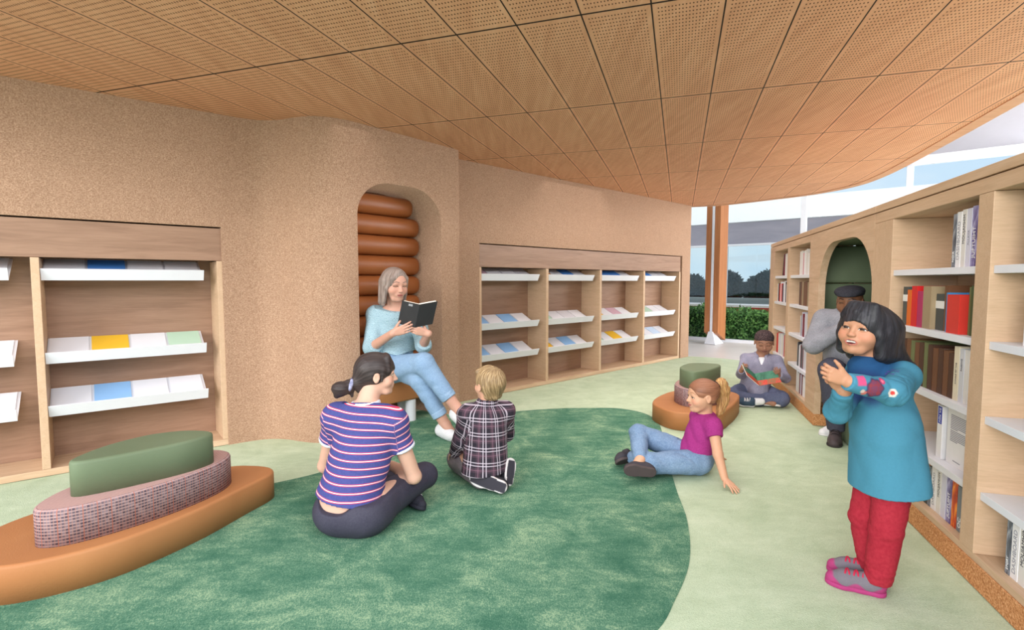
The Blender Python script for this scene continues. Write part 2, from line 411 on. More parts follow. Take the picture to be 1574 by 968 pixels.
for f in ((0,3,2,1),(4,5,6,7),(0,1,5,4),(1,2,6,5),(2,3,7,6),(3,0,4,7)): bm.faces.new([v[i] for i in f])
finish(bm, 'steel_shoe', STEEL, col, 0.003)

# ---------------------------------------------------------------- built-in display cabinets with tilted ledges
LC = {'white': PAPER, 'blue': plain('blue_print', srgb(146,190,236), 0.6, 0.15, var=0.02), 'strong blue': plain('strong_blue_print', srgb(84,146,226), 0.6, 0.15, var=0.02),
      'yellow': plain('yellow_print', srgb(240,190,58), 0.6, 0.15, var=0.02), 'pale green': plain('green_print', srgb(186,216,194), 0.6, 0.15, var=0.02),
      'mauve': plain('mauve_print', srgb(206,172,186), 0.6, 0.15, var=0.02), 'orange': plain('orange_print', srgb(236,160,80), 0.6, 0.15, var=0.02),
      'pale blue': plain('pale_blue_print', srgb(204,222,244), 0.6, 0.15, var=0.02), 'grey': plain('grey_print', srgb(222,220,226), 0.6, 0.15, var=0.02)}
LEDGE_Z = {'bottom': 0.43, 'middle': 0.76, 'top': 1.275}
ORD = ['first', 'second', 'third', 'fourth', 'fifth', 'sixth', 'seventh', 'eighth', 'ninth', 'tenth', 'eleventh', 'twelfth', 'thirteenth', 'fourteenth', 'fifteenth', 'sixteenth', 'seventeenth', 'eighteenth']
TILT = math.atan2(0.13, 0.255)
leaf_me = {}
def leaflet_mesh(c):
    if c not in leaf_me:
        bm = bmesh.new(); bx(bm, 0, 0.198, 0, 0.262, 0, 0.005)
        me = bpy.data.meshes.new('leaflet'); bm.normal_update(); bm.to_mesh(me); bm.free(); me.materials.append(LC[c]); leaf_me[c] = me
    return leaf_me[c]
def ledge(parent, x0, x1, zt):
    prof = [(0.012, 0.0), (0.045, -0.07), (0.30, 0.06), (0.297, 0.066), (0.049, -0.06), (0.019, 0.003)]
    bm = bmesh.new()
    a = [bm.verts.new((x0, y, zt + z)) for y, z in prof]; b = [bm.verts.new((x1, y, zt + z)) for y, z in prof]
    bm.faces.new(a); bm.faces.new(b[::-1])
    for i in range(6): bm.faces.new((a[i], b[i], b[(i+1)%6], a[(i+1)%6]))
    return finish(bm, 'display_ledge', WHITE, parent)
def cabinet(name, origin, rz, bays, label, desc):
    root = empty(name, origin, rz, label, 'display cabinet')
    X0 = bays[0][0] - 0.02; X1 = bays[-1][0] + 1.0
    box('back_panel', (X0 - 0.02, X1 + 0.02, 0.31, 0.33, 0.0, 1.575), OAKW, root)
    box('fascia', (X0, X1, 0.012, 0.035, 1.345, 1.575), OAKW, root, 0.002)
    box('top_board', (X0, X1, 0.036, 0.309, 1.352, 1.372), OAKW, root)
    box('base_shelf', (X0, X1, 0.004, 0.309, 0.003, 0.045), OAK, root, 0.002)
    ups = [b[0] for b in bays] + [X1 - 0.02]
    for k, u in enumerate(ups):
        box('upright', (u - 0.02, u + 0.02, 0.006, 0.309, 0.046, 1.343), OAKV, root, 0.002)
    for (x0, bname, rows) in bays:
        for lv, cols in rows.items():
            zt = LEDGE_Z[lv]; ledge(root, x0 + 0.022, x0 + 0.88, zt)
            for i, c in enumerate(cols):
                if not c: continue
                o = bpy.data.objects.new('leaflet', leaflet_mesh(c)); C.objects.link(o)
                M = Matrix.Translation(origin) @ Matrix.Rotation(rz, 4, 'Z') @ Matrix.Translation((x0 + 0.03 + i * 0.212, 0.049, zt - 0.0585)) @ Matrix.Rotation(TILT, 4, 'X') @ Matrix.Translation((0, 0.006, 0.0012))
                o.matrix_world = M
                tag(o, f'{c} leaflet, {ORD[i]} on the {lv} ledge, {bname}', 'leaflet', 'leaflets on the ' + desc)
    return root
W = 'white'
cabinet('display_cabinet', P0, math.pi/2 - A47, [
    (0.0, 'bay next to the niche', {'top': ['mauve', W, W, 'grey'], 'middle': ['blue', W, 'blue', W], 'bottom': ['blue', W, 'blue', W]}),
    (1.0, 'second bay past the niche', {'top': ['orange', W, 'strong blue', W], 'middle': ['pale green', W, 'grey', W], 'bottom': ['yellow', W, 'blue', W]}),
    (2.0, 'third bay past the niche', {'top': [W, 'strong blue', 'strong blue', W], 'middle': ['yellow', W, 'mauve', W], 'bottom': ['pale green', W, 'yellow', W]}),
    (3.0, 'fourth bay, nearest the windows', {'top': [W, 'strong blue', W, W], 'middle': ['yellow', 'pale green', W, W], 'bottom': ['pale blue', W, 'pale blue', W]})],
    'oak built-in display cabinet of four bays beyond the niche, towards the windows', 'four-bay display cabinet')
cabinet('display_cabinet', Q0 - D51 * 0.98, math.pi/2 - A51, [
    (-1.0, 'bay cut off by the photo edge', {'top': [None, None, W, W], 'middle': [None, None, W, W], 'bottom': [None, None, W, W]}),
    (0.0, 'bay behind the big tiered seat', {'top': [W, 'strong blue', W, W], 'middle': [W, 'yellow', W, 'pale green'], 'bottom': [W, 'blue', W, W]})],
    'oak built-in display cabinet in the cork wall behind the big tiered seat', 'display cabinet behind the tiered seat')

# ---------------------------------------------------------------- niche bench and padded back
NR = CROT
nb = empty('niche_bench', cpt(0.42, 0.2), NR, 'tan upholstered bench on white posts under the sitting reader', 'bench')
bm = bmesh.new(); bx(bm, -0.40, 0.40, -0.16, 0.215, 0.19, 0.40)
finish(bm, 'seat', TAN, nb, 0.018, True, 3)
for x, y in ((0.13, -0.11), (0.22, 0.12), (-0.33, -0.11), (-0.33, 0.12)):
    bm = bmesh.new(); cyl(bm, (x, y, 0.003), (x, y, 0.188), 0.045, n=24); finish(bm, 'leg', STEEL, nb, 0.003)
pb = empty('padded_backrest', cpt(0.42, 0.33), NR, 'brown leather rolls stacked up the back of the arched niche', 'padded backrest')
for k in range(10):
    z = 0.485 + 0.170 * k
    if z > 1.95: break
    hw = 0.405 if z < 1.72 else 0.335
    bm = bmesh.new(); n = 28; rings = []
    xs = [-hw, -hw+0.004, -hw+0.015, -hw+0.035, -hw+0.07, hw-0.07, hw-0.035, hw-0.015, hw-0.004, hw]
    sc = [0.25, 0.55, 0.78, 0.93, 1.0, 1.0, 0.93, 0.78, 0.55, 0.25]
    for x, s in zip(xs, sc):
        ring = []
        for i in range(n):
            a = 2*math.pi*i/n; c_, s_ = math.cos(a), math.sin(a)
            # squashed roll: flatter top/bottom where it presses on its neighbours
            yy = 0.085*c_*s; zz = 0.0845*math.copysign(abs(s_)**0.8, s_)*(s**0.6)
            ring.append(bm.verts.new((x, yy, z + zz)))
        rings.append(ring)
    for r in range(len(rings)-1):
        for i in range(n): bm.faces.new((rings[r][i], rings[r][(i+1)%n], rings[r+1][(i+1)%n], rings[r+1][i]))
    bm.faces.new(rings[0][::-1]); bm.faces.new(rings[-1])
    finish(bm, 'roll', BROWN, pb, 0, True)

# ---------------------------------------------------------------- tiered seats
def tier(name, outline, z0, z1, mat, parent, o, side=None):
    pts = crom(outline, 8); n = len(pts); bm = bmesh.new()
    lay = bm.verts.layers.float.new('run'); run = 0.0
    prof = [(0.0, z0), (0.0, z1 - 0.014), (0.003, z1 - 0.005), (0.012, z1)]
    cx = sum(p[0] for p in pts) / n; cy = sum(p[1] for p in pts) / n
    rings = []
    nr = []
    for i in range(n):
        a, b = Vector(pts[i-1]), Vector(pts[(i+1) % n]); d = (b - a).normalized(); nrm = Vector((d.y, -d.x))
        if nrm.dot(Vector((pts[i][0]-cx, pts[i][1]-cy))) < 0: nrm = -nrm
        nr.append(nrm)
    runs = [0.0]
    for i in range(1, n): runs.append(runs[-1] + (Vector(pts[i]) - Vector(pts[i-1])).length)
    for off, z in prof:
        ring = []
        for i in range(n):
            v = bm.verts.new((pts[i][0] - nr[i].x*off - o[0], pts[i][1] - nr[i].y*off - o[1], z)); v[lay] = runs[i]; ring.append(v)
        rings.append(ring)
    for r in range(3):
        for i in range(n):
            f = bm.faces.new((rings[r][i], rings[r][(i+1)%n], rings[r+1][(i+1)%n], rings[r+1][i])); f.smooth = True
            f.material_index = 0
    f = bm.faces.new(rings[3]); f.material_index = 1; bm.faces.new(rings[0][::-1])
    return finish(bm, name, [side or mat, mat], parent)
def tiered(o, b, m, t, label):
    r = empty('tiered_seat', (o[0], o[1], 0), 0, label, 'tiered seat')
    tier('base_tier', b, 0.003, 0.15, TAN, r, o); tier('middle_tier', m, 0.15, 0.30, WEAVET, r, o, WEAVE); tier('top_tier', t, 0.30, 0.45, GREEN, r, o)
tiered((-1.75, 2.38), [(-1.32,2.77),(-1.37,2.58),(-1.45,2.31),(-1.59,2.04),(-1.76,1.89),(-1.93,1.83),(-2.1,1.88),(-2.2,2.05),(-2.18,2.27),(-2.0,2.55),(-1.78,2.78),(-1.6,2.88),(-1.48,2.89),(-1.37,2.86)],
    [(-1.46,2.61),(-1.46,2.48),(-1.53,2.29),(-1.64,2.12),(-1.76,2.0),(-1.86,1.97),(-1.92,2.02),(-1.95,2.15),(-1.92,2.32),(-1.83,2.52),(-1.72,2.66),(-1.6,2.715),(-1.51,2.69)],
    [(-1.485,2.49),(-1.53,2.38),(-1.62,2.27),(-1.72,2.17),(-1.81,2.105),(-1.86,2.12),(-1.875,2.2),(-1.86,2.34),(-1.79,2.48),(-1.69,2.55),(-1.6,2.565),(-1.51,2.545)],
    'large oval three-tier seat, tan, tweed and green, before the cork wall cabinet')
tiered((1.65, 4.48), [(1.22,4.42),(1.24,4.23),(1.30,4.11),(1.40,4.06),(1.55,4.05),(1.69,4.09),(1.82,4.25),(1.94,4.42),(2.06,4.62),(2.115,4.76),(2.08,4.88),(1.95,4.95),(1.75,4.95),(1.53,4.88),(1.33,4.65)],
    [(1.44,4.52),(1.42,4.40),(1.45,4.28),(1.55,4.25),(1.7,4.3),(1.85,4.42),(1.93,4.55),(1.93,4.66),(1.85,4.75),(1.7,4.76),(1.55,4.71)],
    [(1.49,4.53),(1.46,4.40),(1.48,4.29),(1.54,4.26),(1.66,4.33),(1.79,4.47),(1.87,4.58),(1.87,4.66),(1.76,4.71),(1.62,4.69)],
    'small rounded three-tier seat behind the girl in the magenta shirt')

# ---------------------------------------------------------------- bookcases (local x = TREF - t towards the camera, y into the shelf)
LV = [0.13, 0.38, 0.68, 0.97, 1.26]
def bookcase(label, posts, bays, x_lo, x_hi, nm='bookcase'):
    r = empty(nm, bframe(TREF), BROT, label, 'bookcase')
    box('plinth', (x_lo, x_hi, 0.0, 0.33, 0.003, 0.10), CORKP, r, 0.002)
    box('base_board', (x_lo, x_hi, 0.004, 0.30, 0.101, LV[0]), OAK, r, 0.002)
    box('back_panel', (x_lo, x_hi, 0.305, 0.325, 0.131, 1.60), OAK, r)
    box('top_rail', (x_lo, x_hi, 0.0, 0.304, 1.54, 1.598), OAK, r, 0.002)
    box('top_board', (x_lo, x_hi, 0.0, 0.33, 1.604, 1.645), OAK, r, 0.003)
    for a, b in posts: box('upright', (a, b, 0.0, 0.304, 0.131, 1.539), OAKV, r, 0.002)
    for a, b in bays:
        for z in LV[1:]: box('shelf', (a + 0.001, b - 0.001, 0.012, 0.303, z - 0.03, z), WHITE, r, 0.001)
    return r
bookcase('far oak bookcase with white shelves, beside the boy reading on the floor', [(0.07, 0.33), (1.03, 1.13)], [(0.33, 1.03), (1.13, 1.925)], 0.07, 1.925)
bookcase('near oak bookcase with white shelves, behind the standing girl', [(3.405, 3.67), (4.49, 4.59), (5.42, 5.52), (6.33, 6.43)], [(3.67, 4.49), (4.59, 5.42), (5.52, 6.33)], 3.405, 6.43)

# reading nook between them
nk = empty('reading_nook', bframe(TREF), BROT, 'arched oak reading nook padded in green between the two bookcases', 'reading nook')
nx0, nx1 = 1.929, 3.401; ax0, ax1 = 2.23, 3.40 - 0.0
ax1 = TREF - 3.60
arn = arch(ax0, ax1 , 1.495, 0.40, 0.36, z0=0.0)
nx1 = 3.401
bm = bmesh.new()
nx1b = 3.67
outl = [(nx0, 0.003), (ax0, 0.003)] + arn[1:-1] + [(ax1, 0.003), (ax1 + 0.001, 0.003)]
o2 = [(nx0, 0.101)] + [(ax0, 0.101)] + arn[1:-1] + [(ax1, 0.101), (nx1 + 0.0, 0.101), (nx1, 1.598), (nx0, 1.598)]
# de-duplicate last column when the arch side meets the panel edge
if abs(nx1 - ax1) < 0.02: o2 = [(nx0, 0.101), (ax0, 0.101)] + arn[1:-1] + [(ax1 - 0.0005, 0.101), (nx1, 0.101), (nx1, 1.598), (nx0, 1.598)]
a = [bm.verts.new((x, 0, z)) for x, z in o2]; b = [bm.verts.new((x, 0.05, z)) for x, z in o2]; n = len(o2)
bm.faces.new(a); bm.faces.new(b[::-1])
for i in range(n): bm.faces.new((a[i], b[i], b[(i+1)%n], a[(i+1)%n]))
finish(bm, 'arched_front', OAK, nk)
box('top_board', (nx0, nx1, 0.0, 0.75, 1.604, 1.645), OAK, nk, 0.003)
box('plinth', (nx0, ax0 - 0.004, 0.0, 0.33, 0.003, 0.10), CORKP, nk, 0.002)
for (x0, x1) in ((nx0 + 0.005, nx0 + 0.025), (nx1 - 0.025, nx1 - 0.005)): box('side_panel', (x0, x1, 0.34, 0.74, 0.003, 1.60), OAK, nk)
box('ceiling_panel', (nx0 + 0.026, nx1 - 0.026, 0.0505, 0.74, 1.50, 1.598), GREEN, nk)
for k, (z0, z1) in enumerate(((0.44, 0.81), (0.815, 1.18), (1.185, 1.495))):
    box('back_cushion', (nx0 + 0.03, nx1 - 0.03, 0.66, 0.735, z0, z1), GREEN, nk, 0.02)
    box('side_cushion', (nx0 + 0.03, nx0 + 0.10, 0.06, 0.655, z0, z1), GREEN, nk, 0.02)
    box('side_cushion', (nx1 - 0.10, nx1 - 0.03, 0.06, 0.655, z0, z1), GREEN, nk, 0.02)
box('back_panel', (nx0 + 0.026, nx1 - 0.026, 0.742, 0.755, 0.003, 1.598), OAK, nk)
box('seat_base', (nx0 + 0.305, nx1 - 0.03, 0.10, 0.655, 0.004, 0.28), GREEN, nk, 0.01)
box('seat_cushion', (nx0 + 0.305, nx1 - 0.03, 0.09, 0.655, 0.285, 0.40), GREEN, nk, 0.025)

# ---------------------------------------------------------------- books
BC = {}
def bcol(name, rgb):
    if name not in BC: BC[name] = plain('cover_' + name.replace(' ', '_'), srgb(*rgb), 0.5, 0.3, var=0.03)
    return BC[name]
COL = {'white': (236,234,236), 'off-white': (224,220,216), 'pale grey': (206,206,212), 'lilac': (212,210,226), 'grey': (120,124,130), 'black': (44,44,50), 'navy': (46,54,82),
       'dark grey': (74,78,76), 'orange': (214,104,32), 'red': (206,34,36), 'magenta': (170,44,92), 'tan': (158,138,108), 'brown': (112,74,50), 'dark brown': (80,52,40), 'blue': (66,132,186),
       'olive': (108,116,76), 'bright red': (208,56,46), 'dark green': (70,88,56), 'purple': (86,66,110), 'maroon': (120,34,48), 'cream': (226,214,190), 'pink': (206,150,156)}
def art_mat(name, cols, sc):
    m = NT(name, 0.45, 0.3); v = m.coord(scale=(3, 3, 1.0)); f = m.noise(v, sc, 4, 0.6, 1.0)
    k = [0.30, 0.44, 0.56, 0.72][:len(cols)]
    m.col(m.ramp(f, [(p, srgb(*c)) for p, c in zip(k, cols)])); return m.m
BC['photo grey'] = art_mat('cover_photo_grey', [(40,44,52), (96,102,112), (160,164,172), (210,212,216)], 9)
BC['purple picture'] = art_mat('cover_purple_picture', [(58,40,72), (120,108,160), (176,172,208), (90,50,70)], 8)
BC['fiery'] = art_mat('cover_fiery', [(120,40,20), (206,70,26), (244,150,50), (255,226,150)], 8)
PAGES = plain('page_edges', srgb(236,230,218), 0.8, 0.1, var=0.04, scale=300)
INK = plain('dark_ink', srgb(60,60,70), 0.6, 0.2, var=0.0)
INKG = plain('grey_ink', srgb(150,150,160), 0.6, 0.2, var=0.0)
INKW = plain('white_ink', srgb(240,240,240), 0.6, 0.2, var=0.0)
INKR = plain('red_ink', srgb(200,60,60), 0.6, 0.2, var=0.0)
LBL = plain('spine_label', srgb(226,224,220), 0.6, 0.2, var=0.02)
BLUE_LBL = plain('blue_label', srgb(52,66,170), 0.5, 0.2, var=0.02)
def text_mesh(txt, size, ext=0.0004):
    cu = bpy.data.curves.new('lettering', 'FONT'); cu.body = txt; cu.size = size; cu.extrude = ext; cu.align_x = 'CENTER'; cu.align_y = 'CENTER'
    o = bpy.data.objects.new('lettering', cu); C.objects.link(o)
    dg = bpy.context.evaluated_depsgraph_get(); me = bpy.data.meshes.new_from_object(o.evaluated_get(dg))
    bpy.data.objects.remove(o); bpy.data.curves.remove(cu); return me
book_cache = {}
def book_meshes(t, d, h, c):
    k = (t, d, h, c)
    if k not in book_cache:
        cv = min(0.0025, t * 0.18)
        bm = bmesh.new()
        bx(bm, 0, t, 0, cv * 1.2, 0, h); bx(bm, 0, cv, cv * 1.2, d, 0, h); bx(bm, t - cv, t, cv * 1.2, d, 0, h)
        bmesh.ops.bevel(bm, geom=[e for e in bm.edges if abs(e.verts[0].co.y) < 1e-6 and abs(e.verts[1].co.y) < 1e-6 and abs(e.verts[0].co.z - e.verts[1].co.z) > 0.01], offset=cv, segments=2, affect='EDGES')
        me = bpy.data.meshes.new('book'); bm.to_mesh(me); bm.free(); me.materials.append(BC[c] if c in BC else bcol(c, COL[c]))
        bm = bmesh.new(); bx(bm, cv, t - cv, cv * 1.2, d - 0.004, 0.003, h - 0.004)
        mp_ = bpy.data.meshes.new('pages'); bm.normal_update(); bm.to_mesh(mp_); bm.free(); mp_.materials.append(PAGES)
        book_cache[k] = (me, mp_)
    return book_cache[k]
BM_ = Matrix.Translation(bframe(TREF)) @ Matrix.Rotation(BROT, 4, 'Z')
def book(x, z, t, d, h, c, label, group, y=0.04, lean=0.0, title=None, tsize=0.03, tink=None, tpos=0.5, lab=None, up=True):
    me, mp_ = book_meshes(round(t, 4), round(d, 3), round(h, 3), c)
    o = bpy.data.objects.new('book', me); C.objects.link(o); tag(o, label, 'book', group)
    if lean >= 0: L = Matrix.Translation((t, 0, 0)) @ Matrix.Rotation(lean, 4, 'Y') @ Matrix.Translation((-t, 0, 0))
    else: L = Matrix.Rotation(lean, 4, 'Y')
    o.matrix_world = BM_ @ Matrix.Translation((x, y, z + 0.0006)) @ L
    p = bpy.data.objects.new('pages', mp_); C.objects.link(p); p.parent = o
    if title:
        tm = text_mesh(title, tsize); tm.materials.append(tink or INK); q = bpy.data.objects.new('title', tm); C.objects.link(q); q.parent = o
        rot = Matrix(((0, 1, 0, 0), (0, 0, 1, 0), (1, 0, 0, 0), (0, 0, 0, 1))) if not up else Matrix(((0, -1, 0, 0), (0, 0, -1, 0), (1, 0, 0, 0), (0, 0, 0, 1)))
        q.matrix_local = Matrix.Translation((t / 2, -0.0004, h * tpos)) @ rot
    if lab:
        box('spine_label', (-0.0006, t + 0.0006, -0.0008, 0.03, h * lab, h * lab + 0.035), LBL, o)
    return o
rng = random.Random(5)
def row(x0, z, specs, place, group, y=0.04, from_end='window'):
    """specs: (thickness, height, colour, extra) laid towards the camera from local x0"""
    x = x0
    for i, sp in enumerate(specs):
        t, h, c = sp[:3]; ex = sp[3] if len(sp) > 3 else {}
        ex = dict(ex); yy = ex.pop('y', y); d = ex.pop('d', 0.19); word = ex.pop('w', c)
        book(x, z, t - 0.001, d, h, c, f'{word} book, {ORD[i]} from the {from_end} end, {place}', group, y=yy, **ex)
        x += t
    return x
X = lambda t: TREF - t
DB = dict(title='DASHBOARD', tsize=0.028, tink=INKG, tpos=0.48); MJ = dict(title='MOUJAMHIM', tsize=0.022, tink=INK, tpos=0.66)
near = 'second compartment of the near bookcase'
g4 = 'books on the upper shelf behind the standing girl'
row(X(2.79), LV[4], [(0.032, 0.235, 'photo grey', dict(title='NOIR', tsize=0.02, tink=INKW, tpos=0.2)), (0.042, 0.24, 'white', DB), (0.038, 0.245, 'off-white', MJ), (0.04, 0.245, 'lilac', dict(title='ALLAYA', tsize=0.018, tink=INKG)),
     (0.042, 0.25, 'purple picture', dict(title='JUFTUIHT', tsize=0.03, tink=INKW, tpos=0.4)), (0.038, 0.255, 'fiery', dict(title='EMBERS', tsize=0.026, tink=INKW, tpos=0.4))],
    'top shelf above the coloured books', g4)
row(X(3.24), LV[3], [(0.05, 0.2, 'dark grey', dict(lab=0.62)), (0.05, 0.185, 'orange', {}), (0.065, 0.205, 'red', {}), (0.06, 0.18, 'magenta', {}), (0.085, 0.205, 'tan', {}), (0.075, 0.17, 'dark grey', dict(lab=0.6, y=0.05)),
     (0.052, 0.21, 'brown', dict(y=0.05)), (0.02, 0.178, 'blue', dict(y=0.035)), (0.11, 0.170, 'bright red', {}), (0.035, 0.205, 'olive', dict(y=0.06)), (0.085, 0.21, 'dark green', dict(y=0.05))],
    'on the shelf of coloured books', 'coloured books behind the standing girl', y=0.03)
row(X(3.25), LV[2], [(0.055, 0.215, 'dark brown', {}), (0.05, 0.22, 'brown', {}), (0.045, 0.215, 'olive', {}), (0.05, 0.21, 'brown', {}), (0.05, 0.215, 'dark brown', {}), (0.04, 0.22, 'olive', {}), (0.05, 0.215, 'dark brown', {}), (0.05, 0.205, 'brown', {}), (0.05, 0.21, 'dark brown', {}),
     (0.045, 0.205, 'brown', {}), (0.045, 0.2, 'dark brown', {}),
     (0.045, 0.235, 'cream', dict(title='ANNALS OF TIME', tsize=0.012)), (0.04, 0.23, 'pale grey', dict(title='PASSING', tsize=0.014, tpos=0.7)), (0.04, 0.23, 'off-white', {}), (0.045, 0.22, 'white', {})],
    'on the shelf of brown old volumes', 'old brown and white volumes behind the standing girl')
# face-out white book with printed back cover
fo = book(X(2.86), LV[1], 0.05, 0.16, 0.245, 'white', 'thick white book with blue label and printed cover, alone below the brown volumes', None, y=0.05)
box('blue_label', (0.008, 0.042, -0.0008, 0.002, 0.16, 0.24), BLUE_LBL, fo)
tm = text_mesh('ZA FOV', 0.02); tm.materials.append(INKW); q = bpy.data.objects.new('title', tm); C.objects.link(q); q.parent = fo
q.matrix_local = Matrix.Translation((0.025, -0.0012, 0.2)) @ Matrix(((0, 1, 0, 0), (0, 0, -1, 0), (-1, 0, 0, 0), (0, 0, 0, 1)))
fo2 = book(X(2.80), LV[1], 0.02, 0.19, 0.25, 'white', 'white book standing face out with grey lines of print, below the brown volumes', None, y=0.0)
fo2.matrix_world = BM_ @ Matrix.Translation((X(2.79), 0.06, LV[1] + 0.0006)) @ Matrix.Rotation(R(-90), 4, 'Z') @ Matrix.Translation((-0.02, 0, 0))
for blk, (z0, nl) in enumerate(((0.225, 9), (0.155, 7))):
    bm = bmesh.new()
    for k in range(nl):
        e = 0.17 - 0.02 * rng.random() if k < nl - 1 else 0.09
        bx(bm, 0.0196, 0.0206, 0.03, e, z0 - 0.0075 * k - 0.004, z0 - 0.0075 * k)
    finish(bm, 'printed_paragraph', INKG, fo2)
box('printed_line', (0.0196, 0.0206, 0.06, 0.12, 0.02, 0.024), INKG, fo2)
row(X(2.93), LV[0] , [(0.04, 0.15, 'dark grey', {}), (0.03, 0.19, 'photo grey', {}), (0.05, 0.205, 'white', dict(DB, tsize=0.026)), (0.045, 0.205, 'off-white', dict(MJ, tsize=0.02)), (0.045, 0.205, 'lilac', {}),
     (0.045, 0.2, 'purple picture', dict(title='JUFTUIHT', tsize=0.026, tink=INKW, tpos=0.4)), (0.045, 0.2, 'fiery', {}), (0.05, 0.195, 'grey', dict(title='OC', tsize=0.03, tink=INKW, tpos=0.2)), (0.045, 0.2, 'white', dict(title='ORBAT', tsize=0.03, tink=BLUE_LBL))],
    'on the lowest shelf beside the standing girl', 'books on the lowest shelf beside the standing girl')
g5 = 'books in the nearest bay of the near bookcase'
row(X(2.285), LV[4], [(0.045, 0.235, 'photo grey', {}), (0.045, 0.235, 'navy', dict(title='LINE', tsize=0.02, tink=INKW, tpos=0.4)), (0.04, 0.235, 'cream', dict(title='AUTUMN DOORS', tsize=0.02, tink=INKG)), (0.03, 0.24, 'white', {}), (0.045, 0.24, 'off-white', dict(title='SILENCE', tsize=0.016, tpos=0.7)), (0.05, 0.235, 'lilac', {}), (0.05, 0.23, 'white', {}), (0.045, 0.24, 'black', {})],
    'top shelf of the nearest bay', g5)
row(X(2.27), LV[3], [(0.028, 0.2, 'white', dict(title='STAND BY', tsize=0.014, tpos=0.7)), (0.032, 0.2, 'off-white', dict(title='NORTHERN', tsize=0.012)), (0.035, 0.205, 'lilac', {}), (0.045, 0.195, 'navy', dict(title='WINTER', tsize=0.02, tink=INKW, tpos=0.35)), (0.03, 0.12, 'cream', {}), (0.05, 0.22, 'white', {}), (0.05, 0.225, 'black', {}), (0.05, 0.2, 'purple', {})],
    'second shelf of the nearest bay', g5)
row(X(2.29), LV[0], [(0.03, 0.205, 'photo grey', dict(title='STORY', tsize=0.016, tink=INKW, tpos=0.2)), (0.045, 0.21, 'white', dict(DB, tsize=0.027)), (0.04, 0.21, 'off-white', dict(MJ, tsize=0.024)), (0.045, 0.21, 'lilac', dict(title='ALLAYA', tsize=0.016, tink=INKG)),
     (0.05, 0.208, 'purple picture', dict(title='JUFTUIHT', tsize=0.032, tink=INKW, tpos=0.4)), (0.05, 0.21, 'fiery', {}), (0.05, 0.2, 'white', {}), (0.05, 0.2, 'red', {})],
    'lowest shelf of the nearest bay', g5)
# far bookcase
def mixrow(t0, t1, lv, pal, place, hr=(0.18, 0.24), lean_first=False, tr=(0.022, 0.042)):
    sp = []; s = 0
    while s < (t0 - t1) - 0.045:
        t = rng.uniform(*tr); sp.append((t, rng.uniform(*hr), rng.choice(pal), {})); s += t
    x0 = X(t0)
    if lean_first: sp[0] = (0.03, 0.235, 'black', dict(lean=-0.0))
    row(x0, LV[lv], sp[:14], place, 'books in the far bookcase')
WR = ['white', 'white', 'off-white', 'pale grey', 'red', 'white', 'lilac']
o = book(X(6.42), LV[4], 0.024, 0.19, 0.235, 'black', 'black book leaning beside the white books, top shelf of the far bookcase', 'books in the far bookcase', lean=R(12))
o = book(X(6.385), LV[4], 0.024, 0.19, 0.24, 'maroon', 'maroon book leaning beside the white books, top shelf of the far bookcase', 'books in the far bookcase', lean=R(10))
mixrow(6.29, 5.98, 4, ['white', 'off-white', 'lilac', 'pale grey', 'white'], 'top shelf, window-side bay of the far bookcase', (0.225, 0.245))
mixrow(5.62, 5.09, 4, ['white', 'white', 'pink', 'off-white', 'white', 'lilac', 'white'], 'top shelf, nook-side bay of the far bookcase', (0.19, 0.245), tr=(0.03, 0.045))
mixrow(6.66, 6.0, 3, ['white', 'lilac', 'black', 'red', 'white', 'navy', 'white'], 'second shelf, window-side bay of the far bookcase', (0.19, 0.235), tr=(0.04, 0.065))
mixrow(5.60, 5.08, 3, ['brown', 'brown', 'dark brown', 'tan'], 'second shelf, nook-side bay of the far bookcase', (0.22, 0.23), tr=(0.04, 0.06))
mixrow(5.52, 5.1, 2, ['white', 'grey', 'pale grey', 'maroon', 'lilac'], 'third shelf, nook-side bay of the far bookcase', (0.17, 0.24))
mixrow(6.62, 6.02, 1, ['white', 'white', 'red', 'off-white', 'lilac'], 'fourth shelf, window-side bay of the far bookcase', (0.21, 0.235), tr=(0.03, 0.06))
mixrow(5.60, 5.08, 1, ['grey', 'black', 'white', 'maroon', 'pale grey'], 'fourth shelf, nook-side bay of the far bookcase', (0.2, 0.235))
mixrow(5.60, 5.08, 0, ['white', 'maroon', 'white', 'lilac', 'off-white'], 'lowest shelf, nook-side bay of the far bookcase', (0.18, 0.205), tr=(0.035, 0.055))
mixrow(6.5, 6.02, 0, ['white', 'off-white', 'pale grey'], 'lowest shelf, window-side bay of the far bookcase', (0.18, 0.205), tr=(0.04, 0.06))

# ---------------------------------------------------------------- outdoors
LEAFG = {}
def leaf_mat(name, a, b):
    m = NT(name, 0.6, 0.3); at = m.n('ShaderNodeAttribute', attribute_name='tone'); m.col(m.ramp(at.outputs['Fac'], [(0.0, srgb(*a)), (1.0, srgb(*b))])); return m.m
def leafy(name, mat, core, sample, count, size, parent=None, seed=1):
    """leaf quads around a dark core"""
    r = np.random.default_rng(seed); P = sample(r, count)
    d = r.normal(size=(count, 3)); d /= np.linalg.norm(d, axis=1)[:, None]
    e = np.cross(d, r.normal(size=(count, 3))); e /= np.linalg.norm(e, axis=1)[:, None]; s = size * r.uniform(0.6, 1.3, (count, 1))
    V = np.stack([P, P + (d + e * 0.45) * s * 0.5, P + d * s, P + (d - e * 0.45) * s * 0.5], 1).reshape(-1, 3)
    me = bpy.data.meshes.new(name); F = np.arange(count * 4).reshape(-1, 4)
    me.from_pydata(V.tolist(), [], F.tolist())
    at = me.attributes.new('tone', 'FLOAT', 'POINT'); at.data.foreach_set('value', np.repeat(r.uniform(0, 1, count), 4).astype(np.float32))
    return link_mesh(name, me, mat, parent)
def gq(x, y, z): p = gpt(x, y, z); return (p.x, p.y, p.z)
